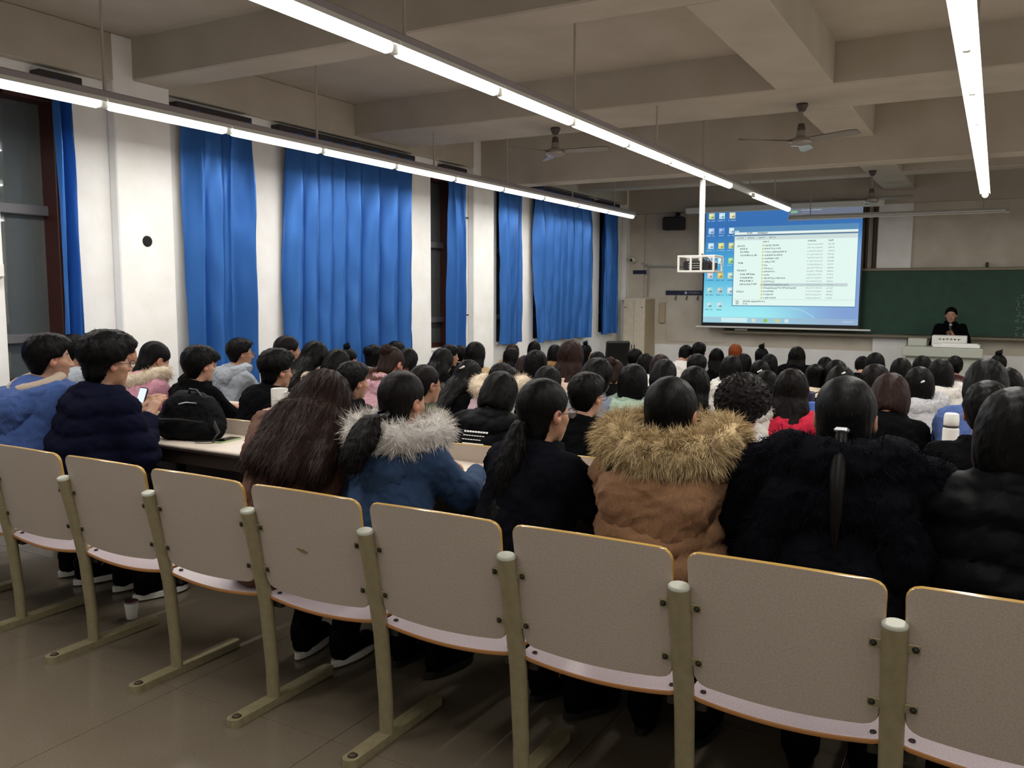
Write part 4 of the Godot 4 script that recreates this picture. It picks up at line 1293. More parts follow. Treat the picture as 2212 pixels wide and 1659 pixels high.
	part("lens", Sh.new().lathe([Vector2(0, 0.01), Vector2(0.028, 0.01), Vector2(0.03, 0), Vector2(0, 0)], 14, Vector3(0, -0.03, 0.272), Basis(Vector3(1, 0, 0), Vector3(0, 0, 1), Vector3(0, 1, 0))).mesh(), M["black_plastic"], cm)
	var cb := thing("cable_duct", "grey cable duct along the front wall from the camera", "cable duct", Vector3(0, 0, FZ))
	part("run", Sh.new().tube([Vector3(-2.25, 2.16, 0.08), Vector3(-2.1, 2.09, 0.03), Vector3(-1.0, 2.07, 0.025), Vector3(-0.9, 2.07, 0.025)], 0.018, 8).mesh(), M["grey_paint"], cb)
	part("drop", Sh.new().tube([Vector3(-2.1, 2.08, 0.02), Vector3(-2.12, 1.5, 0.02)], 0.016, 8).mesh(), M["grey_paint"], cb)
	var ca := thing("cabinet", "tall beige metal cabinet in the front left corner", "cabinet", Vector3(-2.19, slope(-13.8), -13.78))
	part("body", boxm(Vector3(0, 1.0, -0.02), Vector3(0.44, 2.0, 0.54), 0.012), M["cabinet_paint"], ca)
	for s in [-1.0, 1.0]:
		var d := part("door", boxm(Vector3(s * 0.108, 1.0, 0.257), Vector3(0.208, 1.94, 0.016), 0.005), M["cabinet_paint"], ca)
		part("handle", boxm(Vector3(s * 0.03, 1.05, 0.27), Vector3(0.014, 0.09, 0.018), 0.003), M["dark_steel"], d)
		part("hinge", boxm(Vector3(s * 0.17, 1.82, 0.268), Vector3(0.03, 0.015, 0.008), 0.002), M["dark_steel"], d)
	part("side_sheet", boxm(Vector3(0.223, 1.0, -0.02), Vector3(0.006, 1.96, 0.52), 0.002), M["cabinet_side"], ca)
	tag(part("notice_strip", boxm(Vector3(-1.80, 1.18, FZ + 0.03), Vector3(0.11, 0.40, 0.05), 0.006), M["cabinet_side"], self), "narrow tan box on the wall right of the cabinet", "box")
	# projector in its hanging cage
	var pj := thing("projector", "white ceiling cage with a projector hanging before the screen", "projector", Vector3(0.955, 1.905, -7.5))
	part("pole", Sh.new().tube([Vector3(0.01, 0.09, 0), Vector3(0.0, 0.95, 0)], 0.032, 14).mesh(), M["white_paint"], pj)
	part("upper_pole", Sh.new().tube([Vector3(0.0, 0.94, 0), Vector3(0.0, CEIL - 1.905, 0)], 0.016, 12).mesh(), M["rod_steel"], pj)
	for y in [-0.085, 0.085]:
		var fr := Sh.new()
		for s in [-1.0, 1.0]:
			fr.box(Vector3(0, y, s * 0.17), Vector3(0.43, 0.022, 0.022), 0.003); fr.box(Vector3(s * 0.205, y, 0), Vector3(0.022, 0.022, 0.34), 0.003)
		part("frame", fr.mesh(), M["white_paint"], pj)
	for x in [-0.205, -0.06, 0.06, 0.205]:
		for z in [-0.17, 0.17]: part("bar", boxm(Vector3(x, 0, z), Vector3(0.022, 0.16, 0.022), 0.003), M["white_paint"], pj)
	part("shelf", boxm(Vector3(0, -0.082, 0), Vector3(0.40, 0.008, 0.33), 0.002), M["white_paint"], pj)
	var pb := part("projector_body", boxm(Vector3(0, -0.02, 0), Vector3(0.34, 0.11, 0.26), 0.02), M["black_plastic"], pj)
	part("lens", Sh.new().lathe([Vector2(0, 0.03), Vector2(0.035, 0.03), Vector2(0.04, 0), Vector2(0, 0)], 16, Vector3(0.06, -0.02, -0.135), Basis(Vector3(1, 0, 0), Vector3(0, 0, -1), Vector3(0, 1, 0))).mesh(), M["glass"], pb)
	for y in [-0.045, -0.02, 0.005]: part("vent_slot", boxm(Vector3(-0.03, y, 0.132), Vector3(0.14, 0.008, 0.006), 0.001), M["grey_paint"], pb)
	for i in 3: part("cable", Sh.new().tube([Vector3(0.02, 0.12, 0.02), Vector3(0.08 + i * 0.03, 0.05, 0.12), Vector3(0.17, -0.01 - i * 0.02, 0.15), Vector3(0.12, -0.03, 0.12)], 0.006, 6).mesh(), M["dark_steel"], pj)
	# lectern
	var lc := thing("lectern", "wide grey green metal lectern in front of the board", "lectern", Vector3(3.27, -0.37, -12.75))
	part("body", boxm(Vector3(0, 0.49, -0.03), Vector3(1.02, 0.98, 0.56), 0.012), M["lectern_paint"], lc)
	part("worktop", boxm(Vector3(0, 1.05, 0), Vector3(1.12, 0.15, 0.66), 0.015), M["lectern_paint"], lc)
	for s in [-1.0, 1.0]: part("door", boxm(Vector3(s * 0.255, 0.46, 0.255), Vector3(0.49, 0.84, 0.014), 0.004), M["lectern_paint"], lc)
	part("side_box", boxm(Vector3(-0.37, 1.185, -0.1), Vector3(0.27, 0.12, 0.3), 0.01), M["lectern_paint"], lc)
	part("display_box", boxm(Vector3(0.08, 1.215, -0.08), Vector3(0.49, 0.17, 0.24), 0.01), M["lectern_white"], lc)
	var lab := Sh.new(); r.seed = 8
	for g in 13:
		lab.box(Vector3(-0.075 + g * 0.026, 1.245 + r.randf_range(-0.004, 0.004), 0.0405), Vector3(0.018, 0.006 + 0.018 * (g % 2), 0.001))
	part("printed_label", lab.mesh(), M["dark_steel"], lc).set_meta("kind", "stuff")
	tag(part("paper_stack", Sh.new().box(Vector3(3.46, 0.785, -12.55), Vector3(0.64, 0.05, 0.24), 0.004).box(Vector3(3.50, 0.815, -12.56), Vector3(0.5, 0.012, 0.22), 0.002).mesh(), M["paper"], self), "low white stack of papers along the front edge of the lectern", "papers")
	# office chair in the corner
	var oc := thing("office_chair", "black office chair leaning back in the front left corner", "chair", Vector3(-1.92, slope(-11.6), -11.9), 0.6)
	part("seat", Sh.new().box(Vector3(0, 0.46, 0), Vector3(0.46, 0.08, 0.46), 0.03).mesh(), M["black_plastic"], oc)
	part("backrest", Sh.new().box(Vector3(0.0, 1.03, 0.28), Vector3(0.42, 0.5, 0.06), 0.025, Basis(Vector3.RIGHT, 0.3)).box(Vector3(0, 0.68, 0.2), Vector3(0.06, 0.4, 0.03), 0.008, Basis(Vector3.RIGHT, 0.2)).mesh(), M["black_plastic"], oc)
	part("column", Sh.new().tube([Vector3(0, 0.08, 0), Vector3(0, 0.43, 0)], 0.025, 10).mesh(), M["dark_steel"], oc)
	for i in 5:
		var a := TAU * i / 5
		var lg := part("leg", Sh.new().tube([Vector3(0, 0.09, 0), Vector3(cos(a) * 0.27, 0.06, sin(a) * 0.27)], 0.018, 8).mesh(), M["dark_steel"], oc)
		part("caster", Sh.new().lathe([Vector2(0, 0.02), Vector2(0.026, 0.018), Vector2(0.028, 0), Vector2(0.026, -0.018), Vector2(0, -0.02)], 12, Vector3(cos(a) * 0.27, 0.028, sin(a) * 0.27), Basis(Vector3(0, 1, 0), Vector3(1, 0, 0), Vector3(0, 0, 1))).mesh(), M["black_plastic"], lg)

# ------------------------------------------------------------------ linked chairs and desks
func shell_panel(hw: float, rows: Array, thick: float, r: float) -> Array:
	# rows: functions of t give centre line point and the normal; a rounded outline in (x, t); returns faces and edge band
	var face := Sh.new(); var band := Sh.new()
	var n := rows.size()
	var nc := 14
	var A := []; var B := []
	for row in rows:
		var a := []; var b := []
		for i in nc + 1:
			var u := lerpf(-1.0, 1.0, float(i) / nc)
			var x: float = u * row.w
			var c: Vector3 = row.p.call(x)
			a.append(c + row.n * thick * 0.5); b.append(c - row.n * thick * 0.5)
		A.append(a); B.append(b)
	face.sheet(A, true, rows[n / 2].n)
	face.sheet(B, true, -rows[n / 2].n)
	var ring := []
	var idx := []
	for i in nc + 1: idx.append([0, i])
	for j in range(1, n): idx.append([j, nc])
	for i in range(nc - 1, -1, -1): idx.append([n - 1, i])
	for j in range(n - 2, 0, -1): idx.append([j, 0])
	var mid := Vector3.ZERO
	for q in idx: mid += A[q[0]][q[1]]
	mid /= float(idx.size())
	var P := PackedVector3Array(); var T := PackedInt32Array()
	for q in idx:
		var pa: Vector3 = A[q[0]][q[1]]; var pb: Vector3 = B[q[0]][q[1]]
		var out := (pa - mid).normalized() * 0.0025
		P.append_array(PackedVector3Array([pa, pa.lerp(pb, 0.25) + out, pa.lerp(pb, 0.75) + out, pb]))
	var m := idx.size()
	for i in m:
		var j := (i + 1) % m
		for s in 3:
			var a := i * 4 + s; var b := j * 4 + s
			T.append_array(PackedInt32Array([a, a + 1, b, b, a + 1, b + 1]))
	# orient outwards
	var k := (P[1] - P[0]).cross(P[4] - P[0])
	if k.dot(P[0] - mid) > 0.0:
		for t in range(0, T.size(), 3):
			var q := T[t + 1]; T[t + 1] = T[t + 2]; T[t + 2] = q
	band.add(P, T, true, false)
	return [face, band]

func chair_parts() -> void:
	if lib.has("chair_back"): return
	# backrest: bent plywood, laminate on both faces, yellow lacquered edge
	var hw := 0.250; var r := 0.035
	var ts := [0.0, 0.01, 0.03, 0.06, 0.09, 0.2, 0.35, 0.5, 0.65, 0.8, 0.91, 0.94, 0.97, 0.99, 1.0]
	var rows := []
	for t: float in ts:
		var dt := minf(t, 1.0 - t) * 0.40
		var w := hw
		if dt < r: w = hw - r + sqrt(maxf(0.0, r * r - (r - dt) * (r - dt)))
		w -= 0.012 * (1.0 - t)
		rows.append({"w": w, "n": Vector3(0, -0.17, 0.985), "p": func(x: float) -> Vector3:
			var q := 1.0 - (x / hw) * (x / hw)
			return Vector3(x, lerpf(0.490 - 0.010 * q, 0.882 + 0.008 * q, t), lerpf(0.036, 0.104, t) + 0.020 * q)})
	var a := shell_panel(hw, rows, 0.013, r)
	lib["chair_back"] = two(a[0], M["laminate"], a[1], M["lacquer_edge"])
	var srows := []
	for t: float in ts:
		var dt := minf(t, 1.0 - t) * 0.42
		var w := 0.258
		if dt < 0.03: w = 0.258 - 0.03 + sqrt(maxf(0.0, 0.0009 - (0.03 - dt) * (0.03 - dt)))
		srows.append({"w": w, "n": Vector3(0, 1, 0.05), "p": func(x: float) -> Vector3:
			var q := 1.0 - (x / 0.258) * (x / 0.258)
			return Vector3(x, 0.442 - 0.024 * q - 0.035 * maxf(0.0, t - 0.8) * 5.0 * (t - 0.8) * 5.0 + 0.012 * t, lerpf(0.035, -0.40, t))})
	var s := shell_panel(0.258, srows, 0.014, 0.03)
	lib["chair_seat"] = two(s[0], M["seat_laminate"], s[1], M["seat_edge"])
	var foot := Vector3(0, 0.03, 0)
	lib["chair_post"] = Sh.new().tube([foot, Vector3(0, 0.15, 0.003), Vector3(0, 0.40, 0.024), Vector3(0, 0.60, 0.062), Vector3(0, 0.776, 0.103)], [0.027, 0.028, 0.030, 0.031, 0.031], 18, [0.021, 0.021, 0.023, 0.024, 0.024]).mesh()
	lib["chair_cap"] = Sh.new().tube([Vector3(0, 0.776, 0.103), Vector3(0, 0.783, 0.1047), Vector3(0, 0.786, 0.1054)], [0.031, 0.031, 0.026], 18, [0.024, 0.024, 0.02]).mesh()
	var bar := Sh.new()
	var o := PackedVector2Array()
	for i in 9: o.append(Vector2(0.195 + 0.028 * sin(PI * i / 8), -0.028 * cos(PI * i / 8)))
	for i in 9: o.append(Vector2(-0.30 - 0.028 * sin(PI * i / 8), 0.028 * cos(PI * i / 8)))
	bar.slab(o, 0.0, 0.03, Basis(Vector3(0, 0, 1), Vector3(1, 0, 0), Vector3(0, 1, 0)))
	lib["chair_foot"] = bar.mesh()
	lib["foot_bolt"] = Sh.new().lathe([Vector2(0, 0.036), Vector2(0.012, 0.036), Vector2(0.018, 0.030), Vector2(0, 0.028)], 12).mesh()
	lib["bracket"] = Sh.new().box(Vector3(0.022, 0, 0), Vector3(0.050, 0.026, 0.006), 0.002).mesh()
	lib["bolt"] = Sh.new().lathe([Vector2(0, 0.006), Vector2(0.006, 0.005), Vector2(0.009, 0.0), Vector2(0, 0)], 10, Vector3.ZERO, Basis(Vector3(1, 0, 0), Vector3(0, 0, 1), Vector3(0, 1, 0))).mesh()
	lib["seat_bolt"] = Sh.new().lathe([Vector2(0, 0.003), Vector2(0.008, 0.003), Vector2(0.009, 0.0), Vector2(0, 0)], 10).mesh()
	lib["seat_arm"] = Sh.new().box(Vector3(0.035, 0.405, -0.17), Vector3(0.04, 0.03, 0.36), 0.004).mesh()

func chair_post(o: Node3D, x: float) -> void:
	var p := part("post", lib["chair_post"], M["post_paint"], o); p.position.x = x
	part("cap", lib["chair_cap"], M["post_cap"], p)
	var f := part("foot_bar", lib["chair_foot"], M["post_paint"], o); f.position.x = x
	var b := part("bolt", lib["foot_bolt"], M["brown_pipe"], f); b.position.z = 0.185

func make_chair(label: String, at: Vector3, group: String) -> Node3D:
	chair_parts()
	var o := thing("lecture_chair", label, "chair", at, 0.0, group)
	part("backrest", lib["chair_back"], null, o)
	var s := part("seat", lib["chair_seat"], null, o)
	for e in [-1.0, 1.0]:
		var sb := part("seat_bolt", lib["seat_bolt"], M["dark_steel"], s); sb.position = Vector3(e * 0.225, 0.446, 0.0)
	chair_post(o, -SEAT / 2)
	for e in [-1.0, 1.0]:
		for y in [0.555, 0.72]:
			var t: float = (y - 0.492) / 0.39
			var b := part("bracket", lib["bracket"], M["post_paint"], o)
			b.position = Vector3(e * (SEAT / 2 - 0.012), y, lerpf(0.036, 0.104, t) + 0.012)
			b.rotation = Vector3(0.17, 0.0 if e < 0 else PI, 0)
			if e > 0: b.rotation.x = -0.17
			var k := part("bolt", lib["bolt"], M["dark_steel"], b)
			k.position = Vector3(0.036, 0, 0.003 if e < 0 else -0.003); k.rotation.y = 0.0 if e < 0 else PI
		part("seat_arm", lib["seat_arm"], M["dark_steel"], o).position.x = e * 0.232 - 0.035
	return o

func seats_and_desks() -> void:
	var back := {
		-2: "beige chair left of the one under the blue hooded jacket", -1: "beige chair under the person in the blue hooded jacket", 0: "beige chair under the person in the navy jacket", 1: "empty beige chair in front of the black backpack",
		2: "beige chair under the person with long brown hair", 3: "beige chair with a small tan stain, under the person in the denim jacket", 4: "beige chair under the long ponytail and black jacket",
		5: "beige chair under the person in the camel coat", 6: "widest looking beige chair, under the black fur coat", 7: "beige chair cut off by the right edge of the picture", 8: "beige chair beyond the right edge of the back row"}
	for i in range(-2, 9):
		var c := make_chair(back[i], Vector3(SEAT * (i + 0.5), 0, 0), "linked chairs of the back row")
		if i == 8: chair_post(c, SEAT / 2)
		if i == 3:
			var st := Sh.new(); var o := PackedVector2Array()
			for q in 14:
				var a := TAU * q / 14
				o.append(Vector2(cos(a) * (0.024 + 0.006 * sin(3 * a)), sin(a) * (0.006 + 0.002 * cos(5 * a)) - cos(a) * 0.005))
			st.slab(o, 0.0, 0.0008)
			var sm := part("stain", st.mesh(), mat("stain", rgb(126, 106, 70), 0.7), c)
			sm.position = Vector3(-0.02, 0.665, 0.0945); sm.rotation.x = 0.17
	var second := ["the bare wall side", "the head nearest the near curtain", "the dark head behind the navy jacket", "the pink jacket", "the thick haired person in black", "the person with curly hair and glasses", "the person half hidden by long brown hair", "the person in glasses behind the denim jacket", "the printed black puffer", "the short haired person before the camel coat", "the bushy curly head", "the brown bob in a dark coat", "the short haired person at the right edge"]
	for i in range(-4, 9):
		make_chair("beige second row chair at %s" % second[i + 4], Vector3(SEAT * (i + 0.5), slope(-PITCH), -PITCH), "linked chairs of the second row")
	var words := ["nearest", "second", "third", "fourth", "fifth", "sixth", "seventh", "front"]
	for k in 8:
		desk(k, "long beige desk in front of the %s row of seats, counted from the back" % words[k])

func desk(k: int, label: String) -> void:
	var z := -PITCH * k
	var y := slope(z)
	var o := thing("long_desk", label, "desk", Vector3(0, y, z), 0.0, "long desks between the rows")
	part("desktop", span(-2.30, 5.0, 0.741, 0.765, -1.155, -0.735, 0.006), M["desk_laminate"], o)
	part("edge_strip", span(-2.30, 5.0, 0.738, 0.752, -0.735, -0.731, 0.001), M["desk_under"], o)
	part("shelf", Sh.new().box(Vector3(1.35, 0.665, -0.95), Vector3(7.24, 0.014, 0.30), 0.003).box(Vector3(1.35, 0.70, -0.765), Vector3(7.24, 0.08, 0.014), 0.003).mesh(), M["desk_under"], o)
	part("modesty_panel", span(-2.28, 4.98, 0.26, 0.74, -1.13, -1.115, 0.003), M["desk_under"], o)
	var leg := Sh.new().box(Vector3(0, 0.36, -0.95), Vector3(0.03, 0.76, 0.05), 0.006).box(Vector3(0, 0.01 - 0.045, -0.95), Vector3(0.05, 0.03, 0.34), 0.006).mesh()
	for i in range(-4, 10, 2):
		var l := part("leg", leg, M["dark_steel"], o); l.position.x = SEAT * i

# ------------------------------------------------------------------ the people
const HAIR := {"black": Color8(9, 8, 8), "dark": Color8(20, 15, 14), "brown": Color8(48, 31, 26), "orange": Color8(150, 74, 36), "blackgrey": Color8(17, 16, 18)}
const COAT := {
	"black": Color8(9, 9, 11), "navy": Color8(15, 17, 36), "blue": Color8(70, 96, 156), "blue_hood": Color8(68, 93, 150), "denim": Color8(46, 68, 100), "camel": Color8(140, 104, 76),
	"brownfur": Color8(98, 68, 56), "blacknavy": Color8(14, 15, 22), "blackfur": Color8(13, 13, 19), "pink": Color8(222, 160, 178), "cream": Color8(226, 208, 184), "grey": Color8(160, 166, 174),
	"lightgrey": Color8(202, 202, 206), "olive": Color8(70, 76, 56), "white": Color8(232, 228, 222), "offwhite": Color8(226, 222, 214), "whitefleece": Color8(222, 220, 212), "mint": Color8(160, 182, 164),
	"greyblue": Color8(130, 138, 154), "red": Color8(206, 40, 68), "beige": Color8(216, 186, 172), "knit": Color8(206, 188, 158), "yellow": Color8(190, 160, 120), "yellow2": Color8(212, 160, 40),
	"royalblue": Color8(78, 100, 156), "tan": Color8(158, 122, 78), "maroon": Color8(64, 32, 34), "pinkish": Color8(206, 160, 172), "palepink": Color8(220, 190, 200), "greyfur": Color8(214, 208, 202), "camelfur": Color8(218, 192, 146),
}

func people() -> void:
	var table := [
		["person bowed forward in a blue jacket with a beige lined hood down", Vector3(-0.40, 0.000, -0.33), 1.045, -.2, {"hair": "short", "tint": "black", "coat": "blue", "cut": "big", "hood": "blue_hood", "sole": "white"}],
		["person in glasses and a navy jacket, nearest on the left", Vector3(0.08, 0.000, -0.33), 1.044, -.15, {"hair": "bushy", "tint": "black", "coat": "navy", "cut": "puffer", "pose": "phone", "specs": true, "wide": 1.05, "hair_scale": 1.08, "sole": "white"}],
		["person whose long wavy brown hair covers the back of a brown coat", Vector3(1.53, 0.000, -0.21), 1.007, .1, {"hair": "mane", "tint": "brown", "coat": "brownfur", "cut": "big", "pose": "mug", "sole": "white"}],
		["person with a low ponytail in a denim jacket with grey fur collar", Vector3(1.91, 0.000, -0.34), 0.982, -.1, {"hair": "tail", "tint": "dark", "coat": "denim", "cut": "plain"}],
		["person in glasses with a long black ponytail down a black jacket", Vector3(2.52, 0.000, -0.34), 0.985, -.35, {"hair": "tail", "tint": "black", "coat": "blacknavy", "cut": "plain", "specs": true}],
		["person in a camel down coat with a brown fur trimmed hood", Vector3(3.04, 0.000, -0.33), 1.010, .05, {"hair": "tied", "tint": "black", "coat": "camel", "cut": "puffer"}],
		["person with tied back hair in a huge black fur coat", Vector3(3.59, 0.000, -0.33), 1.033, .05, {"hair": "tied", "tint": "blackgrey", "coat": "blackfur", "cut": "big"}],
		["person at the right edge in a padded black puffer jacket", Vector3(4.04, 0.000, -0.33), 1.022, .1, {"hair": "bob", "tint": "black", "coat": "black", "cut": "puffer", "rough": 0.55}],
		["dark haired head between the blue jacket and the navy jacket", Vector3(-2.03, -0.054, -1.58), 1.007, 0.0, {"hair": "short", "tint": "black", "coat": "grey", "cut": "plain"}],
		["brownish head just showing past the navy jacket's hair", Vector3(-1.47, -0.054, -1.58), 1.009, 0.0, {"hair": "short", "tint": "dark", "coat": "black", "cut": "plain"}],
		["person in a pink jacket with a cream fur hood, bowed over the desk", Vector3(-1.16, -0.048, -1.46), 1.032, -.1, {"hair": "tail", "tint": "black", "coat": "pink", "cut": "plain", "pose": "bowed", "fur": "cream"}],
		["short haired person in black beside the backpack", Vector3(-0.70, -0.054, -1.59), 0.971, -.1, {"hair": "short", "tint": "black", "coat": "black", "cut": "plain", "hair_scale": 1.1}],
		["curly topped person in glasses and a black jacket by the white mug", Vector3(-0.01, -0.054, -1.59), 0.969, -.2, {"hair": "bushy", "tint": "black", "coat": "black", "cut": "big", "specs": true}],
		["dark person in profile between the brown mane and the denim jacket", Vector3(0.61, -0.055, -1.59), 0.940, -.2, {"hair": "short", "tint": "black", "coat": "black", "cut": "plain"}],
		["person in glasses with close cropped sides just past the grey fur collar", Vector3(1.13, -0.055, -1.59), 0.951, -.25, {"hair": "crop", "tint": "dark", "coat": "olive", "cut": "plain", "specs": true}],
		["person in a black puffer with white print on the back", Vector3(1.65, -0.049, -1.47), 0.970, 0.0, {"hair": "bob", "tint": "black", "coat": "black", "cut": "puffer", "pose": "bowed", "rough": 0.55}],
		["short haired person in glasses between the ponytail and the camel coat", Vector3(2.14, -0.055, -1.59), 0.948, -.2, {"hair": "short", "tint": "black", "coat": "black", "cut": "plain", "specs": true}],
		["person with a big curly mop in a pale grey jacket", Vector3(2.95, -0.055, -1.59), 0.940, -.1, {"hair": "curly", "tint": "dark", "coat": "lightgrey", "cut": "plain", "hair_scale": 1.16}],
		["short haired head just right of the white thermos flask", Vector3(3.96, -0.054, -1.59), 0.987, .05, {"hair": "short", "tint": "black", "coat": "black", "cut": "plain"}],
		["dark head right behind the short haired person in black", Vector3(-2.04, -0.111, -2.72), 0.964, 0.0, {"hair": "short", "tint": "black", "coat": "black", "cut": "plain", "pose": "bowed_in"}],
		["person in a light grey hooded jacket and glasses before a blue curtain", Vector3(-1.66, -0.117, -2.83), 1.002, -.35, {"hair": "short", "tint": "black", "coat": "grey", "cut": "plain", "hood": "grey", "specs": true, "pose": "ahead_in"}],
		["person with brown hair tied up, face seen against the white wall", Vector3(-1.12, -0.117, -2.83), 1.035, -.35, {"hair": "tied", "tint": "dark", "coat": "black", "cut": "plain", "pose": "ahead_in"}],
		["person in a cream hooded jacket below the left half of the wide curtain", Vector3(-0.80, -0.110, -2.71), 1.041, 0.0, {"hair": "long", "tint": "black", "coat": "cream", "cut": "plain", "pose": "bowed_in", "hood": "cream"}],
		["black bob just right of the cream jacket", Vector3(-0.57, -0.111, -2.72), 0.997, 0.0, {"hair": "bob", "tint": "black", "coat": "black", "cut": "plain", "pose": "bowed_in"}],
		["brown curly bun above a pink hood", Vector3(-0.03, -0.110, -2.71), 1.028, 0.0, {"hair": "bun", "tint": "brown", "coat": "pinkish", "cut": "plain", "pose": "bowed_in", "hood": "pinkish", "fur": "brownfur"}],
		["person in black with long hair and a pale flower pin", Vector3(0.62, -0.111, -2.72), 0.969, -.2, {"hair": "long", "tint": "black", "coat": "black", "cut": "plain", "pose": "bowed_in", "clip": "white_paint"}],
		["person with a pale cheek in a pink patterned top next to the flower pin", Vector3(0.88, -0.111, -2.72), 0.959, -.3, {"hair": "short", "tint": "dark", "coat": "palepink", "cut": "plain", "pose": "bowed_in"}],
		["person in a cream white fur hood beyond the printed puffer", Vector3(0.99, -0.111, -2.73), 0.940, 0.0, {"hair": "bob", "tint": "black", "coat": "white", "cut": "plain", "pose": "bowed_in", "fur": "cream", "lift": 0.1}],
		["top of a black bob between the white fur hood and the beige coat", Vector3(1.30, -0.111, -2.73), 0.957, 0.0, {"hair": "bob", "tint": "black", "coat": "black", "cut": "plain", "pose": "bowed_in"}],
		["person in profile with grey jacket shoulders beyond the short haired person", Vector3(1.61, -0.111, -2.71), 1.016, -.3, {"hair": "bob", "tint": "black", "coat": "greyblue", "cut": "plain", "pose": "bowed_in"}],
		["person with a black bob in a mint green jacket", Vector3(1.93, -0.117, -2.84), 0.955, 0.0, {"hair": "bob", "tint": "black", "coat": "mint", "cut": "plain", "hood": "mint", "pose": "ahead_in"}],
		["person with long straight hair just past the camel coat's head", Vector3(2.33, -0.117, -2.84), 0.958, -.1, {"hair": "long", "tint": "black", "coat": "black", "cut": "plain", "pose": "ahead_in"}],
		["dark hair over a white fleece collar, behind the curly mop", Vector3(2.67, -0.111, -2.72), 0.973, 0.0, {"hair": "bob", "tint": "black", "coat": "offwhite", "cut": "plain", "pose": "bowed_in", "fur": "offwhite"}],
		["person in a bright red jacket with loose dark hair", Vector3(2.93, -0.117, -2.84), 0.968, 0.0, {"hair": "long", "tint": "dark", "coat": "red", "cut": "plain", "pose": "ahead_in"}],
		["person with a brown bob in a dark coat, right of the black fur coat", Vector3(3.47, -0.111, -2.71), 1.000, 0.0, {"hair": "bob", "tint": "brown", "coat": "black", "cut": "plain", "pose": "bowed_in", "hair_scale": 1.05}],
		["black head over a blue jacket, left of the right edge", Vector3(3.94, -0.110, -2.70), 1.084, 0.0, {"hair": "bob", "tint": "black", "coat": "royalblue", "cut": "plain", "pose": "bowed_in"}],
		["small top knot against the bottom of the wide curtain", Vector3(-1.50, -0.180, -4.09), 0.940, 0.0, {"hair": "topknot", "tint": "black", "coat": "black", "cut": "plain", "pose": "ahead_in"}],
		["black hair with a bun at the left, below the wide curtain", Vector3(-1.18, -0.179, -4.09), 0.974, 0.0, {"hair": "bun", "tint": "black", "coat": "greyblue", "cut": "plain", "pose": "ahead_in"}],
		["dark head below the pier right of the wide curtain", Vector3(-0.80, -0.173, -3.97), 0.993, 0.0, {"hair": "bob", "tint": "black", "coat": "black", "cut": "plain", "pose": "bowed_in"}],
		["long black hair before the white pier and dark window", Vector3(-0.40, -0.173, -3.96), 1.003, 0.0, {"hair": "long", "tint": "black", "coat": "black", "cut": "plain", "pose": "bowed_in"}],
		["round black head left of the beige coat", Vector3(0.56, -0.179, -4.09), 0.979, 0.0, {"hair": "bob", "tint": "black", "coat": "black", "cut": "plain", "pose": "ahead_in"}],
		["person with reddish brown long hair in a beige pink coat", Vector3(0.89, -0.179, -4.08), 1.054, 0.0, {"hair": "long", "tint": "brown", "coat": "beige", "cut": "plain", "pose": "ahead_in"}],
		["reddish bun seen between two black heads", Vector3(1.27, -0.173, -3.97), 0.980, 0.0, {"hair": "bun", "tint": "brown", "coat": "black", "cut": "plain", "pose": "bowed_in"}],
		["black bob at the foot of the projector screen's left side", Vector3(1.70, -0.173, -3.97), 0.992, 0.0, {"hair": "bob", "tint": "black", "coat": "black", "cut": "plain", "pose": "bowed_in"}],
		["short ponytail behind the white fleece collar", Vector3(2.50, -0.174, -3.98), 0.956, 0.0, {"hair": "tail", "tint": "black", "coat": "black", "cut": "plain", "pose": "bowed_in"}],
		["black head with a hair clip above the black fur coat's wearer", Vector3(3.02, -0.173, -3.97), 0.999, 0.0, {"hair": "bob", "tint": "black", "coat": "black", "cut": "plain", "pose": "bowed_in", "clip": "white_paint"}],
		["wide dark head over a beige knitted top", Vector3(3.25, -0.179, -4.09), 0.980, 0.0, {"hair": "bob", "tint": "dark", "coat": "knit", "cut": "plain", "wide": 1.05, "pose": "ahead_in"}],
		["person in a pale grey coat with fur collar and a bright hair clip", Vector3(3.53, -0.179, -4.09), 0.975, 0.0, {"hair": "bob", "tint": "black", "coat": "lightgrey", "cut": "big", "fur": "lightgrey", "clip": "white_paint", "pose": "ahead_in"}],
		["dark rounded head at the right edge, far side of the blue jacket", Vector3(4.05, -0.179, -4.09), 0.989, 0.0, {"hair": "bob", "tint": "black", "coat": "black", "cut": "plain", "wide": 1.05, "pose": "ahead_in"}],
		["dark head at the right hem of the wide curtain", Vector3(-1.87, -0.242, -5.34), 0.979, 0.0, {"hair": "short", "tint": "black", "coat": "black", "cut": "plain", "pose": "ahead_in"}],
		["head with a lit cheek before the dark window gap", Vector3(-1.19, -0.242, -5.34), 0.969, -.4, {"hair": "short", "tint": "black", "coat": "black", "cut": "plain", "pose": "ahead_in"}],
		["tall head of long black hair with reddish ends", Vector3(-0.82, -0.242, -5.34), 0.994, 0.0, {"hair": "long", "tint": "black", "coat": "yellow", "cut": "plain", "hair_scale": 1.08, "pose": "ahead_in"}],
		["reddish hair low in front of the white fur hood", Vector3(-0.22, -0.236, -5.23), 0.943, 0.0, {"hair": "bob", "tint": "brown", "coat": "black", "cut": "plain", "pose": "bowed_in"}],
		["reddish brown head beside a white jacket, under the coat hooks", Vector3(1.23, -0.242, -5.34), 0.961, 0.0, {"hair": "bob", "tint": "brown", "coat": "white", "cut": "plain", "pose": "ahead_in"}],
		["big round black head with a white collar below the screen", Vector3(1.58, -0.242, -5.34), 0.972, 0.0, {"hair": "short", "tint": "black", "coat": "white", "cut": "plain", "pose": "ahead_in"}],
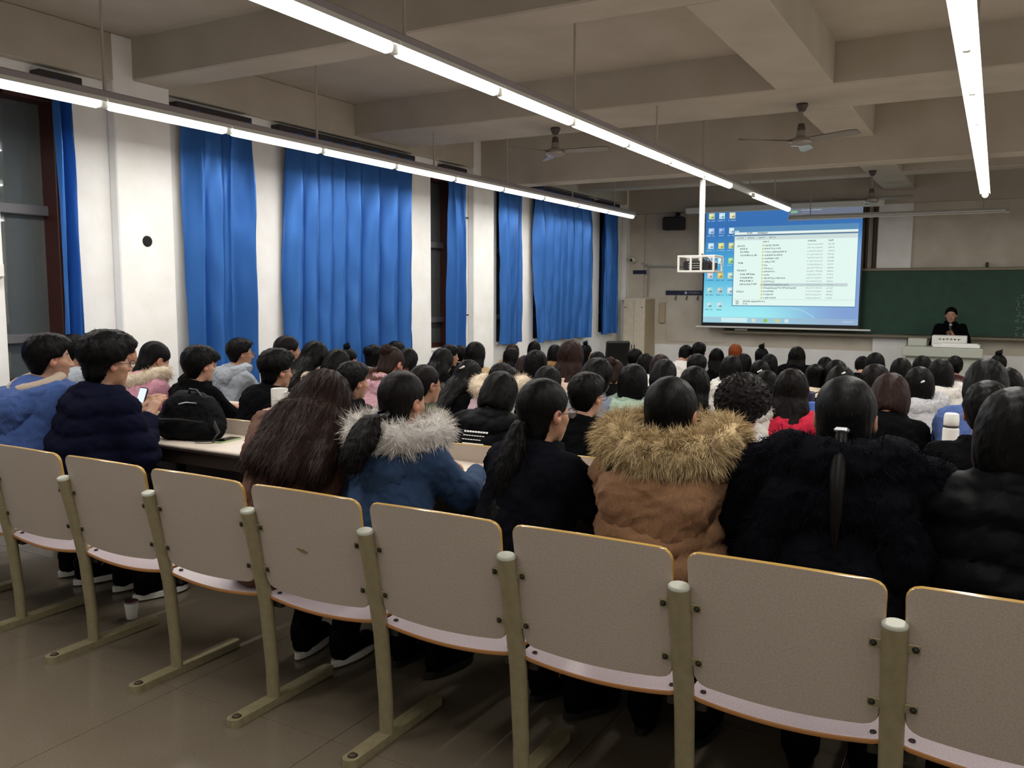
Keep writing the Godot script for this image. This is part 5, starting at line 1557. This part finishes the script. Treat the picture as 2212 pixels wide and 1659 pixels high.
		["black head over a white fleece hood, below the screen", Vector3(1.90, -0.242, -5.34), 0.972, 0.0, {"hair": "bob", "tint": "black", "coat": "whitefleece", "cut": "plain", "hood": "whitefleece", "pose": "ahead_in"}],
		["head with a pale hair band, below the screen's middle", Vector3(2.16, -0.242, -5.34), 0.954, 0.0, {"hair": "tied", "tint": "black", "coat": "black", "cut": "plain", "clip": "white_paint", "pose": "ahead_in"}],
		["person in a cream quilted jacket with a bun", Vector3(2.63, -0.242, -5.34), 0.942, 0.0, {"hair": "bun", "tint": "black", "coat": "cream", "cut": "puffer", "hood": "cream", "pose": "ahead_in"}],
		["black head left of the beige knitted top", Vector3(2.80, -0.242, -5.34), 0.972, 0.0, {"hair": "bob", "tint": "black", "coat": "black", "cut": "plain", "pose": "ahead_in"}],
		["person in a fluffy white jacket in front of the lectern", Vector3(3.60, -0.242, -5.33), 1.004, 0.0, {"hair": "bob", "tint": "black", "coat": "whitefleece", "cut": "big", "fur": "white", "pose": "ahead_in"}],
		["person in a mustard jacket turned to the side in glasses", Vector3(-1.12, -0.305, -6.59), 0.943, -.5, {"hair": "long", "tint": "black", "coat": "yellow2", "cut": "plain", "specs": true, "pose": "ahead_in"}],
		["small dark head right of the dark window's curtain", Vector3(-1.81, -0.305, -6.59), 0.940, 0.0, {"hair": "short", "tint": "black", "coat": "black", "cut": "plain", "pose": "ahead_in"}],
		["black head in line with the corner office chair", Vector3(0.04, -0.305, -6.59), 0.940, 0.0, {"hair": "bob", "tint": "black", "coat": "black", "cut": "plain", "pose": "ahead_in"}],
		["black head in front of the cabinet's right side", Vector3(0.62, -0.305, -6.59), 0.940, 0.0, {"hair": "bob", "tint": "black", "coat": "white", "cut": "plain", "pose": "ahead_in"}],
		["tall black head left of the lectern doors", Vector3(3.20, -0.304, -6.59), 0.983, 0.0, {"hair": "bob", "tint": "black", "coat": "black", "cut": "plain", "pose": "ahead_in"}],
		["person in a tan fur hood below the fifth curtain", Vector3(-1.77, -0.367, -7.84), 0.961, 0.0, {"hair": "bob", "tint": "brown", "coat": "tan", "cut": "plain", "hood": "tan", "pose": "ahead_in"}],
		["dark head with a tan fur collar below the curtain with the open hem", Vector3(-1.12, -0.367, -7.84), 0.969, 0.0, {"hair": "bob", "tint": "black", "coat": "tan", "cut": "plain", "fur": "tan", "pose": "ahead_in"}],
		["short haired head straight below the beige cabinet", Vector3(-0.03, -0.367, -7.84), 0.956, -.3, {"hair": "short", "tint": "black", "coat": "black", "cut": "plain", "pose": "ahead_in"}],
		["dark head under the screen's left third", Vector3(1.38, -0.367, -7.84), 0.953, 0.0, {"hair": "bob", "tint": "black", "coat": "black", "cut": "plain", "pose": "ahead_in"}],
		["dark head under the screen's middle, between two taller heads", Vector3(1.68, -0.367, -7.84), 0.957, 0.0, {"hair": "bob", "tint": "black", "coat": "black", "cut": "plain", "pose": "ahead_in"}],
		["round black head against the white pilaster foot", Vector3(2.83, -0.367, -7.83), 1.004, 0.0, {"hair": "bob", "tint": "black", "coat": "black", "cut": "plain", "pose": "ahead_in"}],
		["second black head against the lectern's left side", Vector3(3.30, -0.367, -7.84), 0.992, 0.0, {"hair": "bob", "tint": "black", "coat": "black", "cut": "plain", "pose": "ahead_in"}],
		["black head under the left end of the curtain with the open hem", Vector3(-2.09, -0.429, -9.09), 0.980, 0.0, {"hair": "bob", "tint": "black", "coat": "black", "cut": "plain", "pose": "ahead_in"}],
		["small bun head before the last curtain", Vector3(-1.24, -0.429, -9.09), 0.972, 0.0, {"hair": "topknot", "tint": "black", "coat": "black", "cut": "plain", "pose": "ahead_in"}],
		["head bent over a white jacket before the front wall", Vector3(0.20, -0.423, -8.96), 1.034, -.3, {"hair": "short", "tint": "black", "coat": "white", "cut": "plain", "pose": "bowed_in"}],
		["upright short haired head before the front wall panel", Vector3(0.45, -0.429, -9.08), 1.032, 0.0, {"hair": "short", "tint": "black", "coat": "grey", "cut": "plain", "pose": "ahead_in"}],
		["dark haired head left of the orange hair", Vector3(0.70, -0.429, -9.09), 0.976, 0.0, {"hair": "long", "tint": "black", "coat": "black", "cut": "plain", "pose": "ahead_in"}],
		["person with bright orange hair under the screen", Vector3(0.95, -0.429, -9.08), 1.034, 0.0, {"hair": "tied", "tint": "orange", "coat": "black", "cut": "plain", "pose": "ahead_in"}],
		["small top knot under the middle of the screen", Vector3(1.30, -0.429, -9.08), 1.005, 0.0, {"hair": "topknot", "tint": "black", "coat": "black", "cut": "plain", "pose": "ahead_in"}],
		["person with long hair in a wide black coat in front of the chalk tray", Vector3(1.75, -0.429, -9.08), 1.024, 0.0, {"hair": "long", "tint": "black", "coat": "black", "cut": "big", "pose": "ahead_in"}],
		["low dark head right of the wide black coat", Vector3(2.10, -0.424, -8.97), 0.966, 0.0, {"hair": "bob", "tint": "black", "coat": "black", "cut": "plain", "pose": "bowed_in"}],
		["dark tufted head left of the white pilaster", Vector3(2.54, -0.423, -8.97), 0.983, 0.0, {"hair": "short", "tint": "black", "coat": "black", "cut": "plain", "pose": "bowed_in"}],
		["short haired head in front of the lectern doors", Vector3(3.57, -0.429, -9.09), 0.983, 0.0, {"hair": "short", "tint": "black", "coat": "maroon", "cut": "plain", "pose": "ahead_in"}],
		["person in white with a top knot right of the lectern", Vector3(4.02, -0.429, -9.08), 1.017, 0.0, {"hair": "topknot", "tint": "black", "coat": "white", "cut": "big", "pose": "ahead_in"}],
	]
	var who := []
	for q in table:
		who.append(person(q[0], q[1], q[2], q[3], q[4]))
	front_details(who)
	# the teacher, standing at the lectern with a microphone
	var t := person("person in black standing at the lectern, holding a microphone to the mouth", Vector3(3.33, -0.37, -13.38), 1.0, PI, {"pose": "standing", "hair": "short", "tint": "black", "coat": "black", "cut": "slim"})
	var mic := thing("microphone", "silver topped microphone held by the person at the lectern", "microphone", Vector3(3.33, -0.37, -13.38), PI)
	part("handle", Sh.new().tube([Vector3(-0.015, 1.275, -0.275), Vector3(-0.01, 1.43, -0.215)], [0.013, 0.016], 12).mesh(), M["black_plastic"], mic)
	part("head", Sh.new().lathe([Vector2(0, -0.01), Vector2(0.018, -0.008), Vector2(0.026, 0.015), Vector2(0.026, 0.03), Vector2(0.016, 0.048), Vector2(0, 0.053)], 16, Vector3(-0.009, 1.438, -0.212), Basis(Vector3.RIGHT, 0.37)).mesh(), M["aluminium"], mic)

func furmat(key: String) -> StandardMaterial3D:
	var m := cloth("fur_" + key, COAT[key], 0.9, 0.35)
	m.vertex_color_use_as_albedo = true; m.albedo_texture = null
	return m

func ruff(n: Vector3, rx: float, rz: float, rad: float, lift: float, dip: float, from := -0.30, sweep := 1.6) -> Array:
	var path := []; var rr := []
	for i in 17:
		var a := PI * (from + sweep * i / 16.0)
		path.append(n + Vector3(cos(a) * rx, lift - dip * maxf(0.0, sin(a)), 0.0 + sin(a) * rz)); rr.append(rad)
	return [path, rr]

func front_details(who: Array) -> void:
	var s := pose("ahead"); var n := s.neck
	# blue jacket: beige lining along the rim of the hood
	var rim := []; 
	for i in 13:
		var a := PI * (-0.22 + 1.44 * i / 12.0)
		rim.append(n + Vector3(cos(a) * 0.135, 0.035 - 0.035 * sin(a), 0.02 + sin(a) * 0.105))
	part("hood_lining", Sh.new().tube(rim, 0.036, 10, 0.028).mesh(), cloth("lining", rgb(196, 178, 160)), who[0])
	who[0].get_node("hood").transform = Transform3D(Basis.from_scale(Vector3(1.3, 1.15, 1.25)), n - n * Vector3(1.3, 1.15, 1.25) + Vector3(0, -0.03, 0.0))
	who[2].get_node("hair").transform = pose("mug").head * Transform3D(Basis(Vector3.UP, 0.38).scaled(Vector3(1.12, 1.0, 1.05)), Vector3.ZERO)
	# denim jacket: fur collar, hair tie
	var r := ruff(n, 0.185, 0.135, 0.058, 0.03, 0.02, -0.42, 1.84)
	part("fur_collar", fur(r[0], r[1], 7000, 0.055, 0.3, 3), furmat("greyfur"), who[3]).set_meta("kind", "stuff")
	part("hood", hood("ahead"), cloth("denim", COAT["denim"]), who[3]).position = Vector3(0, -0.06, 0.0)
	var tie := Sh.new().lathe([Vector2(0.019, -0.012), Vector2(0.031, -0.010), Vector2(0.034, 0.0), Vector2(0.031, 0.010), Vector2(0.019, 0.012)], 16, Vector3(0, -0.045, 0.125), Basis(Vector3.RIGHT, 0.35))
	var tm := tie.mesh()
	who[3].get_node("ponytail").transform = Transform3D(Basis(Vector3(0, 0, 1), -0.06).scaled(Vector3(1.4, 0.66, 1.1)), s.head.origin + Vector3(0.03, -0.02, 0.075))
	part("hair_tie", tm, M["black_plastic"], who[3]).transform = Transform3D(Basis.IDENTITY, s.head.origin)
	# long ponytail of the black jacket reaches further down
	var tail2 := part("ponytail_end", hair("tail"), hair_mat("black", HAIR["black"]), who[4])
	tail2.transform = Transform3D(Basis.IDENTITY, s.head.origin + Vector3(-0.005, -0.22, 0.055))
	part("collar", Sh.new().lathe([Vector2(0.09, 0.0), Vector2(0.098, 0.035), Vector2(0.088, 0.07), Vector2(0.075, 0.072), Vector2(0.082, 0.03), Vector2(0.08, 0.0)], 24, n + Vector3(0, -0.03, 0.0), Basis(Vector3.RIGHT, -0.25)).mesh(), cloth("blacknavy", COAT["blacknavy"]), who[4])
	# camel coat: hood bag, thick banded fur, low tail of hair
	var hb := part("hood", hood("ahead"), cloth("camel", COAT["camel"]), who[5])
	hb.transform = Transform3D(Basis.from_scale(Vector3(1.3, 1.25, 1.15)), Vector3.ZERO)
	hb.position = n - Vector3(n.x * 1.3, n.y * 1.25, n.z * 1.15) + Vector3(0, -0.05, 0.01)
	r = ruff(n + Vector3(0.012, 0, 0), 0.185, 0.15, 0.060, 0.065, 0.035, -0.38, 1.76)
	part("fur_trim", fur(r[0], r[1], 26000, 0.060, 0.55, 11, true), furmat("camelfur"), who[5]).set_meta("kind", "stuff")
	var lt := part("ponytail", hair("tail"), hair_mat("black", HAIR["black"]), who[5])
	lt.transform = Transform3D(Basis(Vector3(0, 0, 1), -0.55).scaled(Vector3(0.7, 0.6, 0.7)), s.head.origin + Vector3(-0.02, -0.02, 0.05))
	# black fur coat: fur over shoulders, arms and back; scrunchie and tail
	var path := [Vector3(-0.30, 0.74, -0.14), Vector3(-0.29, 0.86, -0.08), Vector3(-0.23, 0.98, -0.05), Vector3(-0.13, 1.05, 0.0), Vector3(-0.04, 1.05, 0.055), Vector3(0.05, 1.05, 0.055), Vector3(0.13, 1.05, 0.0), Vector3(0.23, 0.98, -0.05), Vector3(0.29, 0.86, -0.08), Vector3(0.30, 0.74, -0.14),
		Vector3(0.22, 0.62, 0.02), Vector3(0.17, 0.80, 0.06), Vector3(0.12, 0.93, 0.06), Vector3(0.0, 0.94, 0.07), Vector3(-0.12, 0.93, 0.06), Vector3(-0.17, 0.80, 0.06), Vector3(-0.20, 0.62, 0.06), Vector3(0.0, 0.60, 0.12), Vector3(0.0, 0.80, 0.09)]
	var rr := []
	for i in path.size(): rr.append([0.085, 0.09, 0.095, 0.085, 0.075, 0.075, 0.085, 0.095, 0.09, 0.085, 0.10, 0.10, 0.09, 0.09, 0.09, 0.10, 0.10, 0.10, 0.10][i])
	part("fur", fur(path, rr, 15000, 0.050, 0.5, 17), furmat("blackfur"), who[6]).set_meta("kind", "stuff")
	var hb2 := s.head.origin
	part("ponytail", Sh.new().tube([hb2 + Vector3(0, -0.02, 0.10), hb2 + Vector3(0.004, -0.05, 0.17), hb2 + Vector3(0.01, -0.12, 0.275), hb2 + Vector3(0.012, -0.22, 0.30), hb2 + Vector3(0.01, -0.33, 0.285)], [0.014, 0.018, 0.021, 0.017, 0.005], 12).mesh(), hair_mat("dark", HAIR["dark"]), who[6])
	var sc := part("hair_clip", boxm(Vector3.ZERO, Vector3(0.042, 0.018, 0.022), 0.007), M["aluminium"], who[6]); sc.position = hb2 + Vector3(0.002, -0.022, 0.128)
	# printed words on the black puffer of the second row
	var pr := Sh.new()
	var g := RandomNumberGenerator.new(); g.seed = 2
	for line in 5:
		var L: int = [9, 8, 7, 1, 5][line]
		for q in L:
			var w := 0.013 if L > 1 else 0.13
			pr.box(Vector3(-0.055 + q * 0.0165 + (w * 0.5 if L == 1 else 0.0), -line * 0.022, 0), Vector3(w, 0.009 if line == 0 else (0.004 if line != 3 else 0.005), 0.001))
	var b := part("printed_words", pr.mesh(), M["paper"], who[15]); b.set_meta("kind", "stuff")
	b.position = Vector3(0.03, 0.945, 0.095); b.rotation.x = -0.5

func small_things() -> void:
	# backpack on the first desk
	var bp := thing("backpack", "black backpack lying on the nearest desk beside the navy jacket", "backpack", Vector3(0.12, 0.765, -0.93), 0.25)
	var f := Field.new(Vector3(-0.26, -0.02, -0.2), Vector3(0.26, 0.34, 0.2), 0.011)
	f.bone(Vector3(-0.12, 0.075, 0), Vector3(0.12, 0.07, 0), 0.085, 0.082, 0.05); f.bone(Vector3(-0.07, 0.16, 0.0), Vector3(0.10, 0.15, 0.0), 0.085, 0.08, 0.06)
	f.bone(Vector3(-0.11, 0.06, 0.06), Vector3(0.11, 0.055, 0.06), 0.06, 0.058, 0.03); f.bone(Vector3(-0.03, 0.20, 0.0), Vector3(0.06, 0.19, 0), 0.06, 0.06, 0.05)
	var sh := Sh.new(); add_net(sh, f.nets(), Transform3D.IDENTITY, null, 0.010, 9.0)
	part("bag", sh.mesh(), cloth("bag", rgb(20, 20, 22), 0.6), bp)
	part("handle", Sh.new().tube([Vector3(0.0, 0.24, 0.02), Vector3(0.02, 0.275, 0.03), Vector3(0.06, 0.27, 0.03), Vector3(0.08, 0.235, 0.02)], 0.008, 8).mesh(), M["black_plastic"], bp)
	part("reflective_strip", Sh.new().tube([Vector3(-0.02, 0.197, 0.077), Vector3(0.03, 0.208, 0.080), Vector3(0.09, 0.205, 0.077)], 0.005, 6).mesh(), M["aluminium"], bp)
	part("strap", Sh.new().tube([Vector3(0.16, 0.12, 0.05), Vector3(0.22, 0.05, 0.08), Vector3(0.21, 0.012, 0.12), Vector3(0.12, 0.01, 0.14)], 0.014, 8, 0.004).mesh(), M["black_plastic"], bp)
	part("zip", Sh.new().tube([Vector3(-0.15, 0.115, 0.115), Vector3(0.0, 0.122, 0.122), Vector3(0.15, 0.11, 0.112)], 0.004, 6).mesh(), M["dark_steel"], bp)
	# phone
	var ph := thing("phone", "phone in a pale green case lying on the nearest desk", "phone", Vector3(0.352, 0.765, -0.965), 0.12)
	part("case", Sh.new().slab(rounded(0.077, 0.165, 0.012), 0.0, 0.009, Basis(Vector3(1, 0, 0), Vector3(0, 0, 1), Vector3(0, 1, 0))).mesh(), mat("phone_case", rgb(150, 170, 130), 0.5), ph)
	part("display", Sh.new().slab(rounded(0.069, 0.152, 0.008), 0.009, 0.0097, Basis(Vector3(1, 0, 0), Vector3(0, 0, 1), Vector3(0, 1, 0))).mesh(), mat("phone_glass", rgb(14, 15, 17), 0.08), ph)
	tag(part("cable", Sh.new().tube([Vector3(0.43, 0.770, -1.09), Vector3(0.46, 0.771, -1.05), Vector3(0.50, 0.770, -1.07), Vector3(0.49, 0.770, -1.02)], 0.004, 6).mesh(), M["black_plastic"], self), "short black cable lying by the phone", "cable")
	# mug held up by the brown haired person
	var mg := thing("mug", "white mug held up beside the long brown hair", "mug", Vector3(0.945, 1.012, -0.765))
	part("cup", Sh.new().lathe([Vector2(0, 0), Vector2(0.036, 0), Vector2(0.040, 0.006), Vector2(0.041, 0.092), Vector2(0.038, 0.094), Vector2(0.037, 0.01), Vector2(0, 0.008)], 24).mesh(), mat("ceramic", rgb(236, 236, 232), 0.25), mg)
	part("handle", Sh.new().tube([Vector3(0.040, 0.075, 0), Vector3(0.066, 0.074, 0), Vector3(0.072, 0.048, 0), Vector3(0.062, 0.022, 0), Vector3(0.040, 0.02, 0)], 0.0055, 8).mesh(), M["ceramic"], mg)
	# flasks and bottles
	var th := thing("thermos_flask", "white thermos flask standing on the second desk at the right", "flask", Vector3(3.81, slope(-PITCH) + 0.765, -2.2))
	part("body", Sh.new().lathe([Vector2(0, 0), Vector2(0.034, 0), Vector2(0.036, 0.006), Vector2(0.036, 0.215), Vector2(0.031, 0.228), Vector2(0, 0.228)], 24).mesh(), M["lectern_white"], th)
	part("lid", Sh.new().lathe([Vector2(0, 0.232), Vector2(0.033, 0.232), Vector2(0.034, 0.26), Vector2(0.031, 0.288), Vector2(0.024, 0.292), Vector2(0, 0.292)], 24).mesh(), M["white_paint"], th)
	part("ring", Sh.new().lathe([Vector2(0.02, 0.224), Vector2(0.0345, 0.226), Vector2(0.0345, 0.234), Vector2(0.02, 0.236)], 24).mesh(), M["dark_steel"], th)
	part("base_ring", Sh.new().lathe([Vector2(0.02, 0.012), Vector2(0.0375, 0.012), Vector2(0.0375, 0.018), Vector2(0.02, 0.018)], 24).mesh(), M["dark_steel"], th)
	var bt := thing("water_bottle", "blue water bottle with a dark loop lid beside the red jacket", "bottle", Vector3(2.95, slope(-PITCH * 2) + 0.765, -3.42))
	part("body", Sh.new().lathe([Vector2(0, 0), Vector2(0.034, 0), Vector2(0.036, 0.008), Vector2(0.036, 0.21), Vector2(0.03, 0.225), Vector2(0, 0.225)], 20).mesh(), mat("bottle_blue", rgb(70, 108, 190), 0.35), bt)
	part("lid", Sh.new().lathe([Vector2(0, 0.225), Vector2(0.032, 0.225), Vector2(0.033, 0.27), Vector2(0.028, 0.285), Vector2(0, 0.285)], 20).mesh(), M["navy_sign"], bt)
	part("loop", Sh.new().tube([Vector3(0.03, 0.275, 0), Vector3(0.055, 0.285, 0), Vector3(0.065, 0.25, 0), Vector3(0.05, 0.215, 0), Vector3(0.033, 0.21, 0)], 0.005, 8).mesh(), M["black_plastic"], bt)
	# papers and books on the desks
	var bk := [
		["sheet of white paper on the nearest desk between the camel coat and the black fur", Vector3(3.17, 0.766, -1.02), 0.2, Vector3(0.21, 0.002, 0.29), "paper", "paper"],
		["open white book on the second desk beside the pink jacket", Vector3(-0.70, slope(-PITCH) + 0.772, -2.18), -0.1, Vector3(0.34, 0.014, 0.24), "paper", "book"],
		["purple covered book on the second desk past the camel coat's head", Vector3(2.60, slope(-PITCH) + 0.774, -2.2), 0.1, Vector3(0.19, 0.018, 0.26), "book_purple", "book"],
	]
	mat("book_purple", rgb(70, 66, 130), 0.5)
	for q in bk:
		var o := thing(q[5], q[0], q[5], q[1], q[2])
		if q[5] == "paper":
			part("sheet", boxm(Vector3.ZERO, q[3]), M["paper"], o)
		else:
			part("pages", boxm(Vector3(0.003, 0, 0), q[3] * Vector3(0.96, 0.8, 0.97), 0.001), M["paper"], o)
			for e in [-1.0, 1.0]: part("cover", boxm(Vector3(0, q[3].y * 0.45 * e, 0), q[3] * Vector3(1, 0.1, 1), 0.0), M[q[4]], o)
	# glowing phone held by the person in the navy jacket
	var gp := thing("phone", "lit phone held in front of the navy jacket", "phone", Vector3(0.055, 0.99, -0.665), -0.15)
	gp.rotation.x = -0.35
	part("case", Sh.new().slab(rounded(0.074, 0.155, 0.011), 0.0, 0.008).mesh(), M["black_plastic"], gp)
	var ds := mat("phone_display", Color(0.05, 0.05, 0.05), 0.2); ds.emission_enabled = true; ds.emission = Color(0.85, 0.9, 1.0); ds.emission_energy_multiplier = 1.1
	part("display", Sh.new().slab(rounded(0.068, 0.146, 0.008), 0.008, 0.0088).mesh(), ds, gp)
	# a plastic cup on the floor under the navy jacket's chair
	var pc := thing("plastic_cup", "small pale cup left on the floor under the left chairs", "cup", Vector3(0.40, 0.0, -0.30))
	part("cup", Sh.new().lathe([Vector2(0, 0), Vector2(0.024, 0), Vector2(0.034, 0.085), Vector2(0.032, 0.085), Vector2(0.022, 0.004), Vector2(0, 0.004)], 18).mesh(), M["white_paint"], pc)
	part("lid", Sh.new().lathe([Vector2(0, 0.088), Vector2(0.030, 0.088), Vector2(0.036, 0.082), Vector2(0.034, 0.080), Vector2(0, 0.082)], 18).mesh(), M["maroon"], pc)
